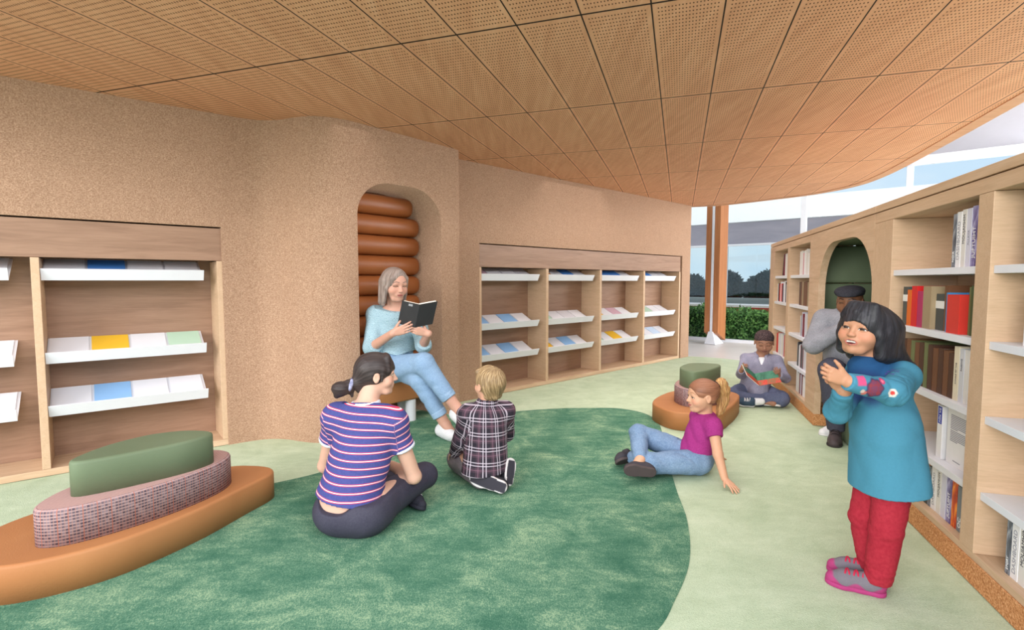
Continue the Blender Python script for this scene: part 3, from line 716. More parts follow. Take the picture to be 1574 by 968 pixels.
grd = bmesh.new(); prism(grd, [tuple(gpt(a, b))[:2] for a, b in ((-40, 0.06), (60, 0.06), (60, 70), (-40, 70))], -0.12, -0.02)
lawn = NT('pale_bounce_ground', 0.95, 0.1); lv = lawn.coord(); lawn.col(lawn.ramp(lawn.noise(lv, 3, 5, 0.7), [(0.35, srgb(206,202,192)), (0.65, srgb(222,218,210))]))  # pale ground put in place of lawn to bounce neutral light upwards
tag(finish(grd, 'ground', lawn.m), kind='structure')
HG = leaf_mat('hedge_leaves', (38,82,36), (124,172,92)); DG = leaf_mat('dark_leaves', (10,30,30), (36,62,54))
hd = empty('hedge', gpt(1.0, 0.75), GROT, 'low dense green hedge just outside the glass wall', 'hedge')
def hs(r, n):
    p = np.stack([r.uniform(-4.6, 3.4, n), r.uniform(-0.5, 0.55, n), r.uniform(0, 1, n)], 1)
    top = 0.60 + 0.05 * np.sin(p[:, 0] * 3.1) + 0.04 * np.sin(p[:, 0] * 7.7 + p[:, 1] * 5)
    k = r.uniform(0, 1, n); p[:, 2] = np.where(k < 0.5, top * (1 - 0.12 * r.uniform(0, 1, n) ** 2), p[:, 2] * top); p[:, 1] = np.where(k >= 0.5, -0.5 + 0.1 * r.uniform(0, 1, n), p[:, 1])
    return p
leafy('foliage', HG, None, hs, 16000, 0.075, hd, 3)
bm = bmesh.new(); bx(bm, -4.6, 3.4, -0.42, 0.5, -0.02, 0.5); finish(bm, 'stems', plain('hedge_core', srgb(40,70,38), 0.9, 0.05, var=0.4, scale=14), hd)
tag(box('planter_wall', (-7, 8, 2.2, 2.35, -0.02, 0.58), plain('rust_red', srgb(150,66,52), 0.8, 0.1, var=0.15)), 'low rust-red wall behind the hedge', 'wall')
bpy.data.objects['planter_wall'].location = G0; bpy.data.objects['planter_wall'].rotation_euler = (0, 0, GROT)
# pavilion across the lawn
pv = empty('glass_pavilion', gpt(0, 7.0), GROT, 'long white framed glass pavilion across the lawn with broad white roof', 'building')
WT = plain('pavilion_white', srgb(244,244,246), 0.5, 0.2, var=0.01)
mso = NT('cloud_reflection_soffit', 0.35, 0.4); sv = mso.coord(scale=(0.35, 0.6, 1)); mso.col(mso.ramp(mso.noise(sv, 1.6, 5, 0.6, 0.5), [(0.35, srgb(196,190,206)), (0.6, srgb(214,206,220)), (0.75, srgb(232,214,214))]))  # purplish cloud reflection painted into the soffit colour
bm = bmesh.new(); prism(bm, [(-12, 0), (26, 0), (26, 8), (-12, 8)], 0.0, 0.42); finish(bm, 'base', plain('pavilion_base', srgb(214,212,204), 0.8, 0.1), pv)
bm = bmesh.new()
vs = [bm.verts.new(p) for p in ((-12, 0.0, 2.40), (26, 0.0, 2.40), (26, -1.2, 2.96), (-12, -1.2, 2.96))]; bm.faces.new(vs)
finish(bm, 'soffit', mso.m, pv)
bm = bmesh.new(); bx(bm, -12, 26, -1.4, -1.2, 2.95, 3.55); bx(bm, -12, 26, -1.2, 8, 3.2, 3.55); finish(bm, 'roof', WT, pv)
bm = bmesh.new(); bx(bm, -12, 26, -0.05, 0.03, 2.33, 2.40); finish(bm, 'head_rail', WT, pv)
bm = bmesh.new(); bx(bm, -12, 26, -0.05, 0.03, 0.42, 0.47); finish(bm, 'sill_rail', WT, pv)
for k in range(-8, 16): box('mullion', (k * 1.62 - 0.42, k * 1.62 - 0.36, -0.05, 0.03, 0.47, 2.33), WT, pv)
box('glass_pane', (-12, 26, -0.008, 0.0, 0.47, 2.33), GLASSB, pv)
# dark clipped shrubs seen through the pavilion
rb = random.Random(9)
for k in range(18):
    back = k >= 9; q = k - 9 if back else k
    cx = -6.5 + q * 1.8 + (0.9 if back else 0.0); hh = rb.uniform(1.15, 1.40); ww = rb.uniform(0.68, 0.72)
    rt = empty('dark_shrub', gpt(cx, (18.6 if back else 16.5) + rb.uniform(-0.1, 0.1)), GROT, f'dark green shrub in the {"rear" if back else "front"} row beyond the pavilion glass, {ORD[q]} from the cork wall', 'shrub', 'shrubs beyond the pavilion')
    def ss(r, n, hh=hh, ww=ww):
        p = r.normal(size=(n, 3)); p /= np.linalg.norm(p, axis=1)[:, None]; p *= r.uniform(0.75, 1.03, (n, 1)); p[:, 0] *= ww; p[:, 1] *= 0.7; p[:, 2] = (p[:, 2] + 0.95) * hh * 0.62; return p
    leafy('foliage', DG, None, ss, 5200, 0.17, rt, 20 + k)
    bm = bmesh.new(); cyl(bm, (0, 0, -0.02), (0, 0, hh * 0.9), 0.07, 0.03, 8); finish(bm, 'stem', plain('bark', srgb(60,48,40), 0.9, 0.05), rt)
# ---------------------------------------------------------------- figures: signed-distance shapes turned into one smooth surface each
V3 = lambda *a: np.array(a, float)
ORG = np.zeros(3)
def nrm(v): v = np.asarray(v, float); return v / (np.linalg.norm(v) + 1e-12)
def frame(f, up=(0, 0, 1)):
    """columns: right, forward, up for something facing f"""
    f = nrm(f); r = nrm(np.cross(f, up)); u = np.cross(r, f); return np.stack([r, f, u], 1)

class Shape:
    def __init__(s): s.p = []
    def add(s, fn, lo, hi, k, sub): s.p.append((fn, np.minimum(lo, hi), np.maximum(lo, hi), k, sub)); return s
    def cap(s, A, B, ra, rb=None, k=0.015, sub=False, cutA=False, cutB=False, flat=None, q=1.0):
        """round cone; flat=(axis) squashes the section by q along that axis; cutX gives a flat end"""
        A = np.asarray(A, float); B = np.asarray(B, float); rb = ra if rb is None else rb; R_ = max(ra, rb)
        d = B - A; L = np.linalg.norm(d) + 1e-9; ax = d / L
        n = None
        if flat is not None: n = np.asarray(flat, float); n = nrm(n - ax * (n @ ax))
        def fn(P):
            v = P - A
            h = v @ ax
            w2 = np.einsum('...i,...i', v, v) - h * h
            if n is not None:
                c = v @ n; w2 = w2 + c * c * (1 / (q * q) - 1)
            w = np.sqrt(np.maximum(w2, 0))
            sl = (ra - rb) / L; sl = max(-0.98, min(0.98, sl)); cs = math.sqrt(1 - sl * sl)
            # quadratic round cone
            t = np.clip((h + w * sl / cs) / L, 0, 1)
            dd = np.sqrt(w * w + (h - t * L) ** 2) - (ra + (rb - ra) * t)
            if n is not None: dd = dd * (0.5 + 0.5 * q)
            if cutA: dd = np.maximum(dd, -h)
            if cutB: dd = np.maximum(dd, h - L)
            return dd
        m = R_ * (max(1, q)) 
        return s.add(fn, np.minimum(A, B) - m, np.maximum(A, B) + m, k, sub)
    def ell(s, c, r, M=None, k=0.015, sub=False):
        c = np.asarray(c, float); r = np.asarray(r, float); M = np.eye(3) if M is None else M
        def fn(P):
            v = (P - c) @ M
            k0 = np.sqrt(np.einsum('...i,...i', v / r, v / r)); k1 = np.sqrt(np.einsum('...i,...i', v / (r * r), v / (r * r))) + 1e-9
            return k0 * (k0 - 1) / k1
        ext = np.abs(M) @ r
        return s.add(fn, c - ext, c + ext, k, sub)
    def rbox(s, c, h, M=None, rad=0.005, k=0.004, sub=False):
        c = np.asarray(c, float); h = np.asarray(h, float); M = np.eye(3) if M is None else M
        def fn(P):
            d = np.abs((P - c) @ M) - (h - rad)
            return np.sqrt(np.einsum('...i,...i', np.maximum(d, 0), np.maximum(d, 0))) + np.minimum(d.max(-1), 0) - rad
        ext = np.abs(M) @ h
        return s.add(fn, c - ext, c + ext, k, sub)
    def chain(s, pts, rad, k=0.012, **kw):
        for i in range(len(pts) - 1): s.cap(pts[i], pts[i+1], rad[i], rad[i+1], k, **kw)
        return s
    def extend(s, o): s.p += o.p; return s
    def field(s, h, pad=0.02, cut=None, disp=None, box_=None):
        lo = np.min([p[1] for p in s.p if not p[4]], 0) - pad; hi = np.max([p[2] for p in s.p if not p[4]], 0) + pad
        if box_ is not None: lo = np.maximum(lo, box_[0]); hi = np.minimum(hi, box_[1])
        n = np.ceil((hi - lo) / h).astype(int) + 1
        F = np.full(n, 0.5, np.float32)
        axs = [lo[i] + h * np.arange(n[i]) for i in range(3)]
        for fn, l, u, k, sub in s.p:
            m = k + 4 * h
            a = np.maximum(np.floor((l - m - lo) / h).astype(int), 0); b = np.minimum(np.ceil((u + m - lo) / h).astype(int) + 1, n)
            if np.any(b <= a): continue
            sl = tuple(slice(a[i], b[i]) for i in range(3))
            P = np.stack(np.meshgrid(*[axs[i][sl[i]] for i in range(3)], indexing='ij'), -1)
            d = fn(P).astype(np.float32); old = F[sl]
            if sub:
                d = -d; hh = np.clip(0.5 - 0.5 * (old - d) / k, 0, 1); F[sl] = old + (d - old) * hh + k * hh * (1 - hh) if False else np.maximum(old, d) + np.maximum(k - np.abs(old - d), 0) ** 2 * 0.25 / k
            else:
                F[sl] = np.minimum(old, d) - np.maximum(k - np.abs(old - d), 0) ** 2 * 0.25 / k
        if cut or disp:
            # work only near the surface
            idx = np.nonzero(np.abs(F) < 0.05); P = np.stack([axs[i][idx[i]] for i in range(3)], -1)
            v = F[idx].astype(float)
            if disp: v = v + disp(P)
            F[idx] = v
            if cut:
                idx = np.nonzero(F < 0.05); P = np.stack([axs[i][idx[i]] for i in range(3)], -1); v = F[idx].astype(float)
                for c in cut: v = np.maximum(v, c(P))
                F[idx] = v
        return F, lo, h

def surface_nets(F, lo, h):
    S = F < 0
    n = np.array(F.shape)
    c = S[:-1, :-1, :-1].astype(np.int8)
    tot = np.zeros(n - 1, np.int8)
    offs = [(i, j, k) for i in (0, 1) for j in (0, 1) for k in (0, 1)]
    for o in offs: tot += S[o[0]:n[0]-1+o[0], o[1]:n[1]-1+o[1], o[2]:n[2]-1+o[2]]
    act = np.nonzero((tot > 0) & (tot < 8)); A = np.stack(act, 1); m = len(A)
    vals = {o: F[A[:, 0]+o[0], A[:, 1]+o[1], A[:, 2]+o[2]].astype(np.float64) for o in offs}
    acc = np.zeros((m, 3)); cnt = np.zeros(m)
    for o in offs:
        for ax in range(3):
            if o[ax]: continue
            p = list(o); p[ax] = 1; a = vals[o]; b = vals[tuple(p)]
            x = (a < 0) != (b < 0); t = np.where(x, a / np.where(x, a - b, 1), 0)
            pos = np.tile(np.array(o, float), (m, 1)); pos[:, ax] = t
            acc += np.where(x[:, None], pos, 0); cnt += x
    V = lo + h * (A + acc / cnt[:, None])
    idm = np.full(n - 1, -1, np.int32); idm[act] = np.arange(m)
    Q = []
    for ax in range(3):
        s0 = [slice(None)] * 3; s1 = [slice(None)] * 3; s0[ax] = slice(0, -1); s1[ax] = slice(1, None)
        D = S[tuple(s0)] != S[tuple(s1)]
        e = np.stack(np.nonzero(D), 1); b, c2 = (ax + 1) % 3, (ax + 2) % 3
        ok = (e[:, b] > 0) & (e[:, c2] > 0) & (e[:, b] < n[b] - 1) & (e[:, c2] < n[c2] - 1); e = e[ok]
        ins = S[e[:, 0], e[:, 1], e[:, 2]]
        def g(db, dc):
            i = e.copy(); i[:, b] += db; i[:, c2] += dc; return idm[i[:, 0], i[:, 1], i[:, 2]]
        q = np.stack([g(-1, -1), g(0, -1), g(0, 0), g(-1, 0)], 1)
        q[~ins] = q[~ins][:, ::-1]; Q.append(q)
    Q = np.concatenate(Q); return V, Q[(Q >= 0).all(1)]

def relax(V, Q, it=2, lam=0.5):
    E = np.concatenate([Q[:, [0, 1]], Q[:, [1, 2]], Q[:, [2, 3]], Q[:, [3, 0]]])
    for k in range(it):
        s = np.zeros_like(V); c = np.zeros(len(V))
        for i in range(3):
            s[:, i] = np.bincount(E[:, 0], V[E[:, 1], i], len(V)) + np.bincount(E[:, 1], V[E[:, 0], i], len(V))
        c = np.bincount(E[:, 0], minlength=len(V)) + np.bincount(E[:, 1], minlength=len(V))
        V = V + lam * (s / c[:, None] - V)
    return V

def solid(name, shape, h, mat, parent, color=None, pat=None, disp=None, cut=None, it=2, origin=None):
    """mesh of a Shape; color(P)->(n,3) sRGB 0..255 goes to 'Col', pat(P)->(n,3) goes to 'pat'"""
    F, lo, h = shape.field(h, disp=disp, cut=cut)
    V, Q = surface_nets(F, lo, h); V = relax(V, Q, it)
    o0 = ORG if origin is None else np.asarray(origin, float)
    me = bpy.data.meshes.new(name)
    me.vertices.add(len(V)); me.vertices.foreach_set('co', (V - o0).astype(np.float32).ravel())
    me.loops.add(len(Q) * 4); me.loops.foreach_set('vertex_index', Q.astype(np.int32).ravel())
    me.polygons.add(len(Q)); me.polygons.foreach_set('loop_start', np.arange(0, len(Q) * 4, 4, dtype=np.int32))
    me.update(calc_edges=True); me.validate()
    if color is not None:
        c = np.clip(color(V) / 255.0, 0, 1); c = np.where(c <= 0.04045, c / 12.92, ((c + 0.055) / 1.055) ** 2.4)
        at = me.attributes.new('Col', 'FLOAT_COLOR', 'POINT'); at.data.foreach_set('color', np.concatenate([c, np.ones((len(c), 1))], 1).astype(np.float32).ravel())
    if pat is not None:
        at = me.attributes.new('pat', 'FLOAT_VECTOR', 'POINT'); at.data.foreach_set('vector', pat(V).astype(np.float32).ravel())
    return link_mesh(name, me, mat, parent, True)

def folds(P, amp, f, seed=0.0, dirs=None):
    """cloth creases: warped waves with rounded ridges, stronger in some places than in others"""
    r = np.random.default_rng(int(seed * 7 + 3)); out = np.zeros(len(P))
    w = np.sin(P @ r.normal(size=3) * f * 0.35 + seed) + 0.6 * np.sin(P @ r.normal(size=3) * f * 0.55)
    for i in range(4):
        d = nrm(r.normal(size=3)) if dirs is None else nrm(np.asarray(dirs, float) + 0.55 * r.normal(size=3))
        mask = 0.35 + 0.65 * np.sin(P @ r.normal(size=3) * f * 0.22 + r.uniform(0, 6)) ** 2
        s = np.sin((P @ d) * f * (0.45 + 0.2 * i) + w * 0.9 + r.uniform(0, 6))
        out += mask * (1 - 2 * np.abs(s) ** 0.8) / (1 + 0.45 * i)
    return amp * out / 1.9
def creases(P, A, B, at, amp, n=7, wd=0.05):
    """rings of creases across the limb A-B, gathered round the point at"""
    A = np.asarray(A, float); ax = nrm(np.asarray(B, float) - A); h = (P - A) @ ax; q = P - A - h[:, None] * ax
    an = np.arctan2(q @ nrm(np.cross(ax, (0.3, 0.5, 0.8))), q @ nrm(np.cross(ax, np.cross(ax, (0.3, 0.5, 0.8)))))
    m = np.exp(-(near(P, at) / wd) ** 2)
    return amp * m * (1 - 2 * np.abs(np.sin(h * n * 9 + 0.9 * np.sin(an * 2 + h * 30) + 0.5 * np.sin(an * 3))) ** 0.8)
def sst(a, b, x): t = np.clip((x - a) / (b - a + 1e-12), 0, 1); return t * t * (3 - 2 * t)

# materials for figures
def attr_mat(name, rough=0.55, spec=0.25, noise=0.0, scale=60, bump=0.0, fuzz=None):
    m = NT(name, rough, spec); a = m.n('ShaderNodeAttribute', attribute_name='Col'); c = a.outputs['Color']
    v = m.coord(); f = m.noise(v, scale, 3)
    if noise: c = m.mix(noise, c, m.ramp(f, [(0.3, (0.6, 0.6, 0.6, 1)), (0.7, (1, 1, 1, 1))]), 'MULTIPLY')
    m.col(c)
    if bump: m.bump(f, bump, 0.004)
    return m.m
SKIN = attr_mat('skin', 0.5, 0.3, 0.10, 40, 0.05)
SKIN.node_tree.nodes['Principled BSDF'].inputs['Subsurface Weight'].default_value = 0.12
SKIN.node_tree.nodes['Principled BSDF'].inputs['Subsurface Radius'].default_value = (0.012, 0.005, 0.003)
DYED = attr_mat('dyed_cloth', 0.85, 0.1, 0.14, 120, 0.15)

def hair_mat(name, a, b, c, scale=(60, 60, 9)):
    m = NT(name, 0.45, 0.35); at = m.n('ShaderNodeAttribute', attribute_name='pat')
    mp_ = m.n('ShaderNodeMapping'); mp_.inputs['Scale'].default_value = scale; m.l(at.outputs['Vector'], mp_.inputs[0])
    f = m.noise(mp_.outputs[0], 1.0, 4, 0.65, 0.4)
    m.col(m.ramp(f, [(0.32, srgb(*a)), (0.5, srgb(*b)), (0.68, srgb(*c))])); m.bump(f, 0.5, 0.004); return m.m

def cloth(name, a, b, scale=90, rough=0.85, bump=0.25, big=6):
    m = NT(name, rough, 0.12); v = m.coord(); f = m.noise(v, scale, 2, 0.6); g = m.noise(v, big, 3)
    s = m.math('ADD', m.math('MULTIPLY', f, 0.6), m.math('MULTIPLY', g, 0.4))
    m.col(m.ramp(s, [(0.30, srgb(*a)), (0.70, srgb(*b))])); m.bump(f, bump, 0.002); return m.m

# ---- hands
def hand(S, wrist, fdir, palm, L, thumb_side, curls, spread=6.0, thumb=(35, 25, 20, 25), k=0.004, taper=1.0):
    """fdir: wrist->knuckles, palm: the way the palm faces, thumb_side: +1 when the thumb lies on fdir x palm"""
    wrist = np.asarray(wrist, float); f = nrm(fdir); p = np.asarray(palm, float); p = nrm(p - f * (p @ f)); s = np.cross(f, p) * thumb_side
    kn = []
    for i, (sd, ln) in enumerate(((0.155, 0.52), (0.055, 0.545), (-0.05, 0.525), (-0.145, 0.48))):
        q = wrist + f * ln * L + s * sd * L; kn.append(q)
        S.cap(wrist + f * 0.05 * L + s * sd * 0.45 * L, q, 0.075 * L, 0.062 * L, 0.02 * L * 3)
    S.ell(wrist + f * 0.30 * L, (0.0, 0.0, 0.0) + np.array([0.20, 0.27, 0.075]) * L, np.stack([s, f, p], 1), 0.02 * L)
    for i, (ln, r0) in enumerate(((0.43, 0.052), (0.47, 0.053), (0.44, 0.050), (0.35, 0.045))):
        a1, a2, a3 = curls[i]; sp = R(spread * (1.5 - i)); pos = kn[i]; ang = 0.0; r = r0 * L
        base = nrm(f * math.cos(sp) + s * math.sin(sp))
        for seg, (fr, da) in enumerate(((0.45, a1), (0.32, a2), (0.23, a3))):
            ang += R(da); d = base * math.cos(ang) + p * math.sin(ang); nx = pos + d * ln * fr * L
            S.cap(pos, nx, r, r * 0.90, k); pos = nx; r *= 0.90
    ta, tb, tc, lift = thumb
    pos = wrist + f * 0.14 * L + s * 0.12 * L + p * 0.02 * L; r = 0.070 * L; ang = R(90 - ta); lf = R(lift)
    for fr, bend in ((0.22, 0), (0.16, tb), (0.13, tc)):
        ang2 = R(bend); base = nrm(f * math.sin(ang) + s * math.cos(ang)); d = nrm(base * math.cos(lf) + p * math.sin(lf))
        nx = pos + d * fr * L; S.cap(pos, nx, r, r * 0.86, k * 1.5); pos = nx; r *= 0.84; ang += ang2 * 0.6; lf += ang2 * 0.5
    return s

# ---- heads: local units of head height H; x right, y forward, z up, origin mid-head
class Head:
    def __init__(s, c, face, H, up=(0, 0, 1), roll=0.0, child=False, male=False, mouth='shut', eyes='open', jaw=1.0, nose=1.0):
        s.c = np.asarray(c, float); s.H = H; M = frame(face, up)
        if roll:
            cr, sr = math.cos(roll), math.sin(roll); M = M @ np.array([[cr, 0, sr], [0, 1, 0], [-sr, 0, cr]])
        s.M = M; s.child = child; s.mouth = mouth; s.eyes = eyes; s.male = male; s.jaw = jaw; s.nose = nose
        s.ez = 0.005 if child else 0.03
    def w(s, x, y, z): return s.c + s.M @ (np.array([x, y, z]) * s.H)
    def loc(s, P): return ((P - s.c) @ s.M) / s.H
    def ell(s, S, c, r, k=0.06, sub=False): S.ell(s.w(*c), np.array(r) * s.H, s.M, k * s.H, sub)
    def cap(s, S, a, b, ra, rb=None, k=0.05, sub=False, **kw): S.cap(s.w(*a), s.w(*b), ra * s.H, (ra if rb is None else rb) * s.H, k * s.H, sub, **kw)
    def build(s, S, neck_to=None, nr=0.22):
        ch = s.child; ez = s.ez
        s.ell(S, (0, -0.07, 0.13), (0.375 if ch else 0.345, 0.44, 0.37), 0.08)
        s.ell(S, (0, 0.07, -0.12), ((0.305 if ch else 0.265) * s.jaw, 0.30, 0.34), 0.10)
        s.cap(S, (-0.10 * s.jaw, 0.20, -0.385), (0.10 * s.jaw, 0.20, -0.385), 0.09, k=0.10)
        s.ell(S, (0, 0.275, -0.40), (0.085, 0.075, 0.075), 0.07)
        for x in (-1, 1):
            s.ell(S, (x * (0.18 if ch else 0.175), 0.20, -0.14), (0.135, 0.135, 0.13), 0.08)
            s.ell(S, (x * 0.145, 0.40, ez), (0.085, 0.05 if ch else 0.06, 0.05), 0.09 if ch else 0.07, True)              # socket
            s.ell(S, (x * 0.145, 0.285, ez), (0.078, 0.075, 0.066), 0.012)                # eyeball with lids
            if not ch: s.ell(S, (x * 0.15, 0.305, ez + 0.045), (0.085, 0.045, 0.022), 0.025)          # upper lid fold
            s.ell(S, (x * (0.375 if ch else 0.355), -0.06, -0.02), (0.030, 0.085, 0.125), 0.03)               # ear
            s.ell(S, (x * (0.405 if ch else 0.385), -0.045, -0.005), (0.022, 0.045, 0.065), 0.02, True)
            s.ell(S, (x * (0.385 if ch else 0.365), -0.055, -0.115), (0.022, 0.035, 0.035), 0.02)
        s.cap(S, (-0.16, 0.315, ez + 0.085), (0.16, 0.315, ez + 0.085), 0.03 if ch else 0.042, k=0.08)     # brow
        n = s.nose
        s.cap(S, (0, 0.345, ez + 0.03), (0, 0.345 + 0.085 * n, -0.115), 0.028, 0.047, 0.045)
        s.ell(S, (0, 0.365 + 0.075 * n, -0.118), (0.046, 0.042, 0.038), 0.02)
        for x in (-1, 1): s.ell(S, (x * 0.047, 0.375 + 0.03 * n, -0.128), (0.033, 0.04, 0.03), 0.02)
        s.ell(S, (0, 0.315, -0.245), (0.125, 0.075, 0.085), 0.06)                          # muzzle
        if s.mouth == 'shut':
            s.cap(S, (-0.085, 0.335, -0.243), (0, 0.378, -0.232), 0.014, 0.021, 0.02); s.cap(S, (0, 0.378, -0.232), (0.085, 0.335, -0.243), 0.021, 0.014, 0.02)
            s.cap(S, (-0.065, 0.345, -0.272), (0.065, 0.345, -0.272), 0.023, k=0.025)
            s.cap(S, (-0.1, 0.40, -0.252), (0.1, 0.40, -0.252), 0.006, k=0.012, sub=True)
        elif s.mouth == 'smile':
            s.cap(S, (-0.115, 0.315, -0.225), (0, 0.378, -0.243), 0.012, 0.018, 0.018); s.cap(S, (0, 0.378, -0.243), (0.115, 0.315, -0.225), 0.018, 0.012, 0.018)
            s.cap(S, (-0.07, 0.345, -0.283), (0.07, 0.345, -0.283), 0.021, k=0.025)
        else:  # open laughing mouth with upper teeth
            s.ell(S, (0, 0.385, -0.260), (0.092, 0.075, 0.042), 0.012, True)
            s.cap(S, (-0.09, 0.318, -0.243), (0.09, 0.318, -0.243), 0.026, k=0.004)         # teeth
            s.cap(S, (-0.108, 0.318, -0.232), (0, 0.386, -0.220), 0.010, 0.014, 0.015); s.cap(S, (0, 0.386, -0.220), (0.108, 0.318, -0.232), 0.014, 0.010, 0.015)
            s.cap(S, (-0.09, 0.318, -0.272), (0, 0.370, -0.312), 0.010, 0.018, 0.018); s.cap(S, (0, 0.370, -0.312), (0.09, 0.318, -0.272), 0.018, 0.010, 0.018)
        if neck_to is not None: S.cap(s.w(0, -0.12, -0.22), neck_to, nr * s.H, nr * 1.1 * s.H, 0.08 * s.H)
    def paint(s, P, base, skin, lip, brow, iris=(48, 32, 24), blush=None):
        """adds the face colours to base (n,3)"""
        q = s.loc(P); x, y, z = np.abs(q[:, 0]), q[:, 1], q[:, 2]; ez = s.ez; out = base.copy()
        face = (y > 0.12) & (z > -0.55) & (z < 0.5)
        def blend(m, col): 
            m = (m * face)[:, None]; out[:] = out * (1 - m) + np.array(col, float) * m
        if blush is not None:
            d = np.sqrt(((x - 0.20) / 0.13) ** 2 + ((z + 0.13) / 0.11) ** 2); blend(0.35 * (1 - sst(0.4, 1.2, d)), blush)
            d = np.sqrt((x / 0.06) ** 2 + ((z + 0.11) / 0.05) ** 2); blend(0.25 * (1 - sst(0.4, 1.2, d)) * (y > 0.36), blush)
        zb = ez + (0.125 if s.child else 0.105) + 0.025 * np.clip((x - 0.06) / 0.10, 0, 1) - 1.6 * np.clip(x - 0.15, 0, 1) ** 1.4
        m = (1 - sst(0.010, 0.022, np.abs(z - zb))) * sst(0.045, 0.07, x) * (1 - sst(0.23, 0.26, x)) * (y > 0.2); blend((0.6 if s.child else 0.8) * m, brow)
        ex = (x - 0.145) / 0.072; op = {'open': 0.030, 'narrow': 0.021, 'down': 0.008}[s.eyes]
        zc = ez - (0.012 if s.eyes == 'down' else 0.0) - 0.010 * ex ** 2
        op_ = op * np.sqrt(np.clip(1 - ex ** 2, 0, 1)); dz = np.abs(z - zc)
        eye = (np.abs(ex) < 1) & (y > 0.24)
        if s.eyes != 'down':
            blend(0.95 * (1 - sst(-0.004, 0.004, dz - op_)) * eye, (236, 232, 228))
            ri = 0.030 if s.eyes == 'open' else 0.044
            d = np.sqrt((x - 0.145) ** 2 + (z - zc) ** 2); blend(0.97 * (1 - sst(ri - 0.004, ri + 0.004, d)) * (1 - sst(-0.004, 0.004, dz - op_)) * eye, iris)
        lash = np.abs(z - zc - op_); blend(0.85 * (1 - sst(0.007, 0.015, lash)) * (np.abs(ex) < 1.08) * (y > 0.22), (52, 36, 30))
        if s.mouth == 'open':
            d = np.sqrt((x / 0.088) ** 2 + ((z + 0.262) / 0.040) ** 2); blend(0.95 * (1 - sst(0.9, 1.05, d)), (96, 36, 36))
            m = (1 - sst(0.075, 0.088, x)) * (1 - sst(0.018, 0.026, np.abs(z + 0.245))) * (y < 0.362) * (y > 0.25); blend(m, (240, 236, 228))
            ring = (1 - sst(1.28, 1.45, np.sqrt((x / 0.088) ** 2 + ((z + 0.265) / 0.043) ** 2))) * sst(0.95, 1.08, d); blend(0.55 * ring, lip)
        else:
            zc2 = -0.252 + (0.35 * x ** 2 * 6 if s.mouth == 'smile' else 0.0); wd = 0.115 if s.mouth == 'smile' else 0.092
            m = (1 - sst(0.030, 0.040, np.abs(z - zc2 + 0.002) + 0.02 * (x / wd) ** 2)) * (1 - sst(wd * 0.85, wd * 1.05, x)) * (y > 0.28); blend(0.75 * m, lip)
            blend(0.8 * (1 - sst(0.004, 0.010, np.abs(z - zc2))) * (x < wd) * (y > 0.26), tuple(np.array(lip) * 0.5))
        return out

# ---- shoes
def shoe(name, heel, toe, up, W, mats, parent, h=0.004, collar=None, upper=None, sole=None, thick=0.018, high=0.5, toe_cap=None, laces=None, color=None):
    """upper + sole; heel/toe: ends of the sole on the ground; up: away from the sole"""
    heel = np.asarray(heel, float); toe = np.asarray(toe, float); f = nrm(toe - heel); u = np.asarray(up, float); u = nrm(u - f * (u @ f)); s = np.cross(f, u); L = np.linalg.norm(toe - heel)
    g = lambda a, b, c: heel + f * a * L + s * b * W + u * c
    S = Shape()
    S.cap(g(0.16, 0, 0.035), g(0.70, 0, 0.028), W * 0.38, W * 0.47, 0.01).cap(g(0.70, 0, 0.028), g(0.86, 0.02, 0.022), W * 0.47, W * 0.36, 0.01)
    S.cap(g(0.22, 0, 0.04), g(0.24, 0, high * W + 0.02), W * 0.38, W * 0.36, 0.012)
    S.cap(g(0.30, 0, high * W), g(0.62, 0, 0.035), W * 0.36, W * 0.36, 0.02)
    t = thick; UP = S
    up_o = solid(name, S, h, mats[0], parent, cut=[lambda P: t * 0.7 - (P - heel) @ u, lambda P: (P - heel) @ u - (high * W + 0.035)], color=color)
    S = Shape()
    S.cap(g(0.17, 0, t/2), g(0.45, 0, t/2), W * 0.40, W * 0.38, 0.02).cap(g(0.45, 0, t/2), g(0.72, 0, t/2), W * 0.38, W * 0.50, 0.02).cap(g(0.72, 0, t/2), g(0.845, 0.02, t/2), W * 0.50, W * 0.42, 0.02)
    solid('sole', S, h * 0.9, mats[1], up_o, cut=[lambda P: np.abs((P - heel) @ u - t/2) - t/2])
    if laces is not None:
        def top(a, b):
            c = np.linspace(0.16, 0.0, 80); P = np.stack([g(a, b, v) for v in c])
            f_ = np.min([p[0](P) for p in UP.p], 0); k = np.nonzero(f_ < 0)[0]
            return c[k[0]] + 0.0045 if len(k) else 0.03
        for k in range(5):
            a = 0.40 + 0.07 * k; S = Shape()
            pts = [g(a + 0.035 * (q + 0.26) / 0.52 * (1 if k % 2 else -1), q, top(a, q)) for q in (-0.26, -0.13, 0.0, 0.13, 0.26)]
            S.chain(pts, [0.0042] * 5, 0.001); solid('lace', S, 0.0026, laces, up_o, it=1)
    return up_o
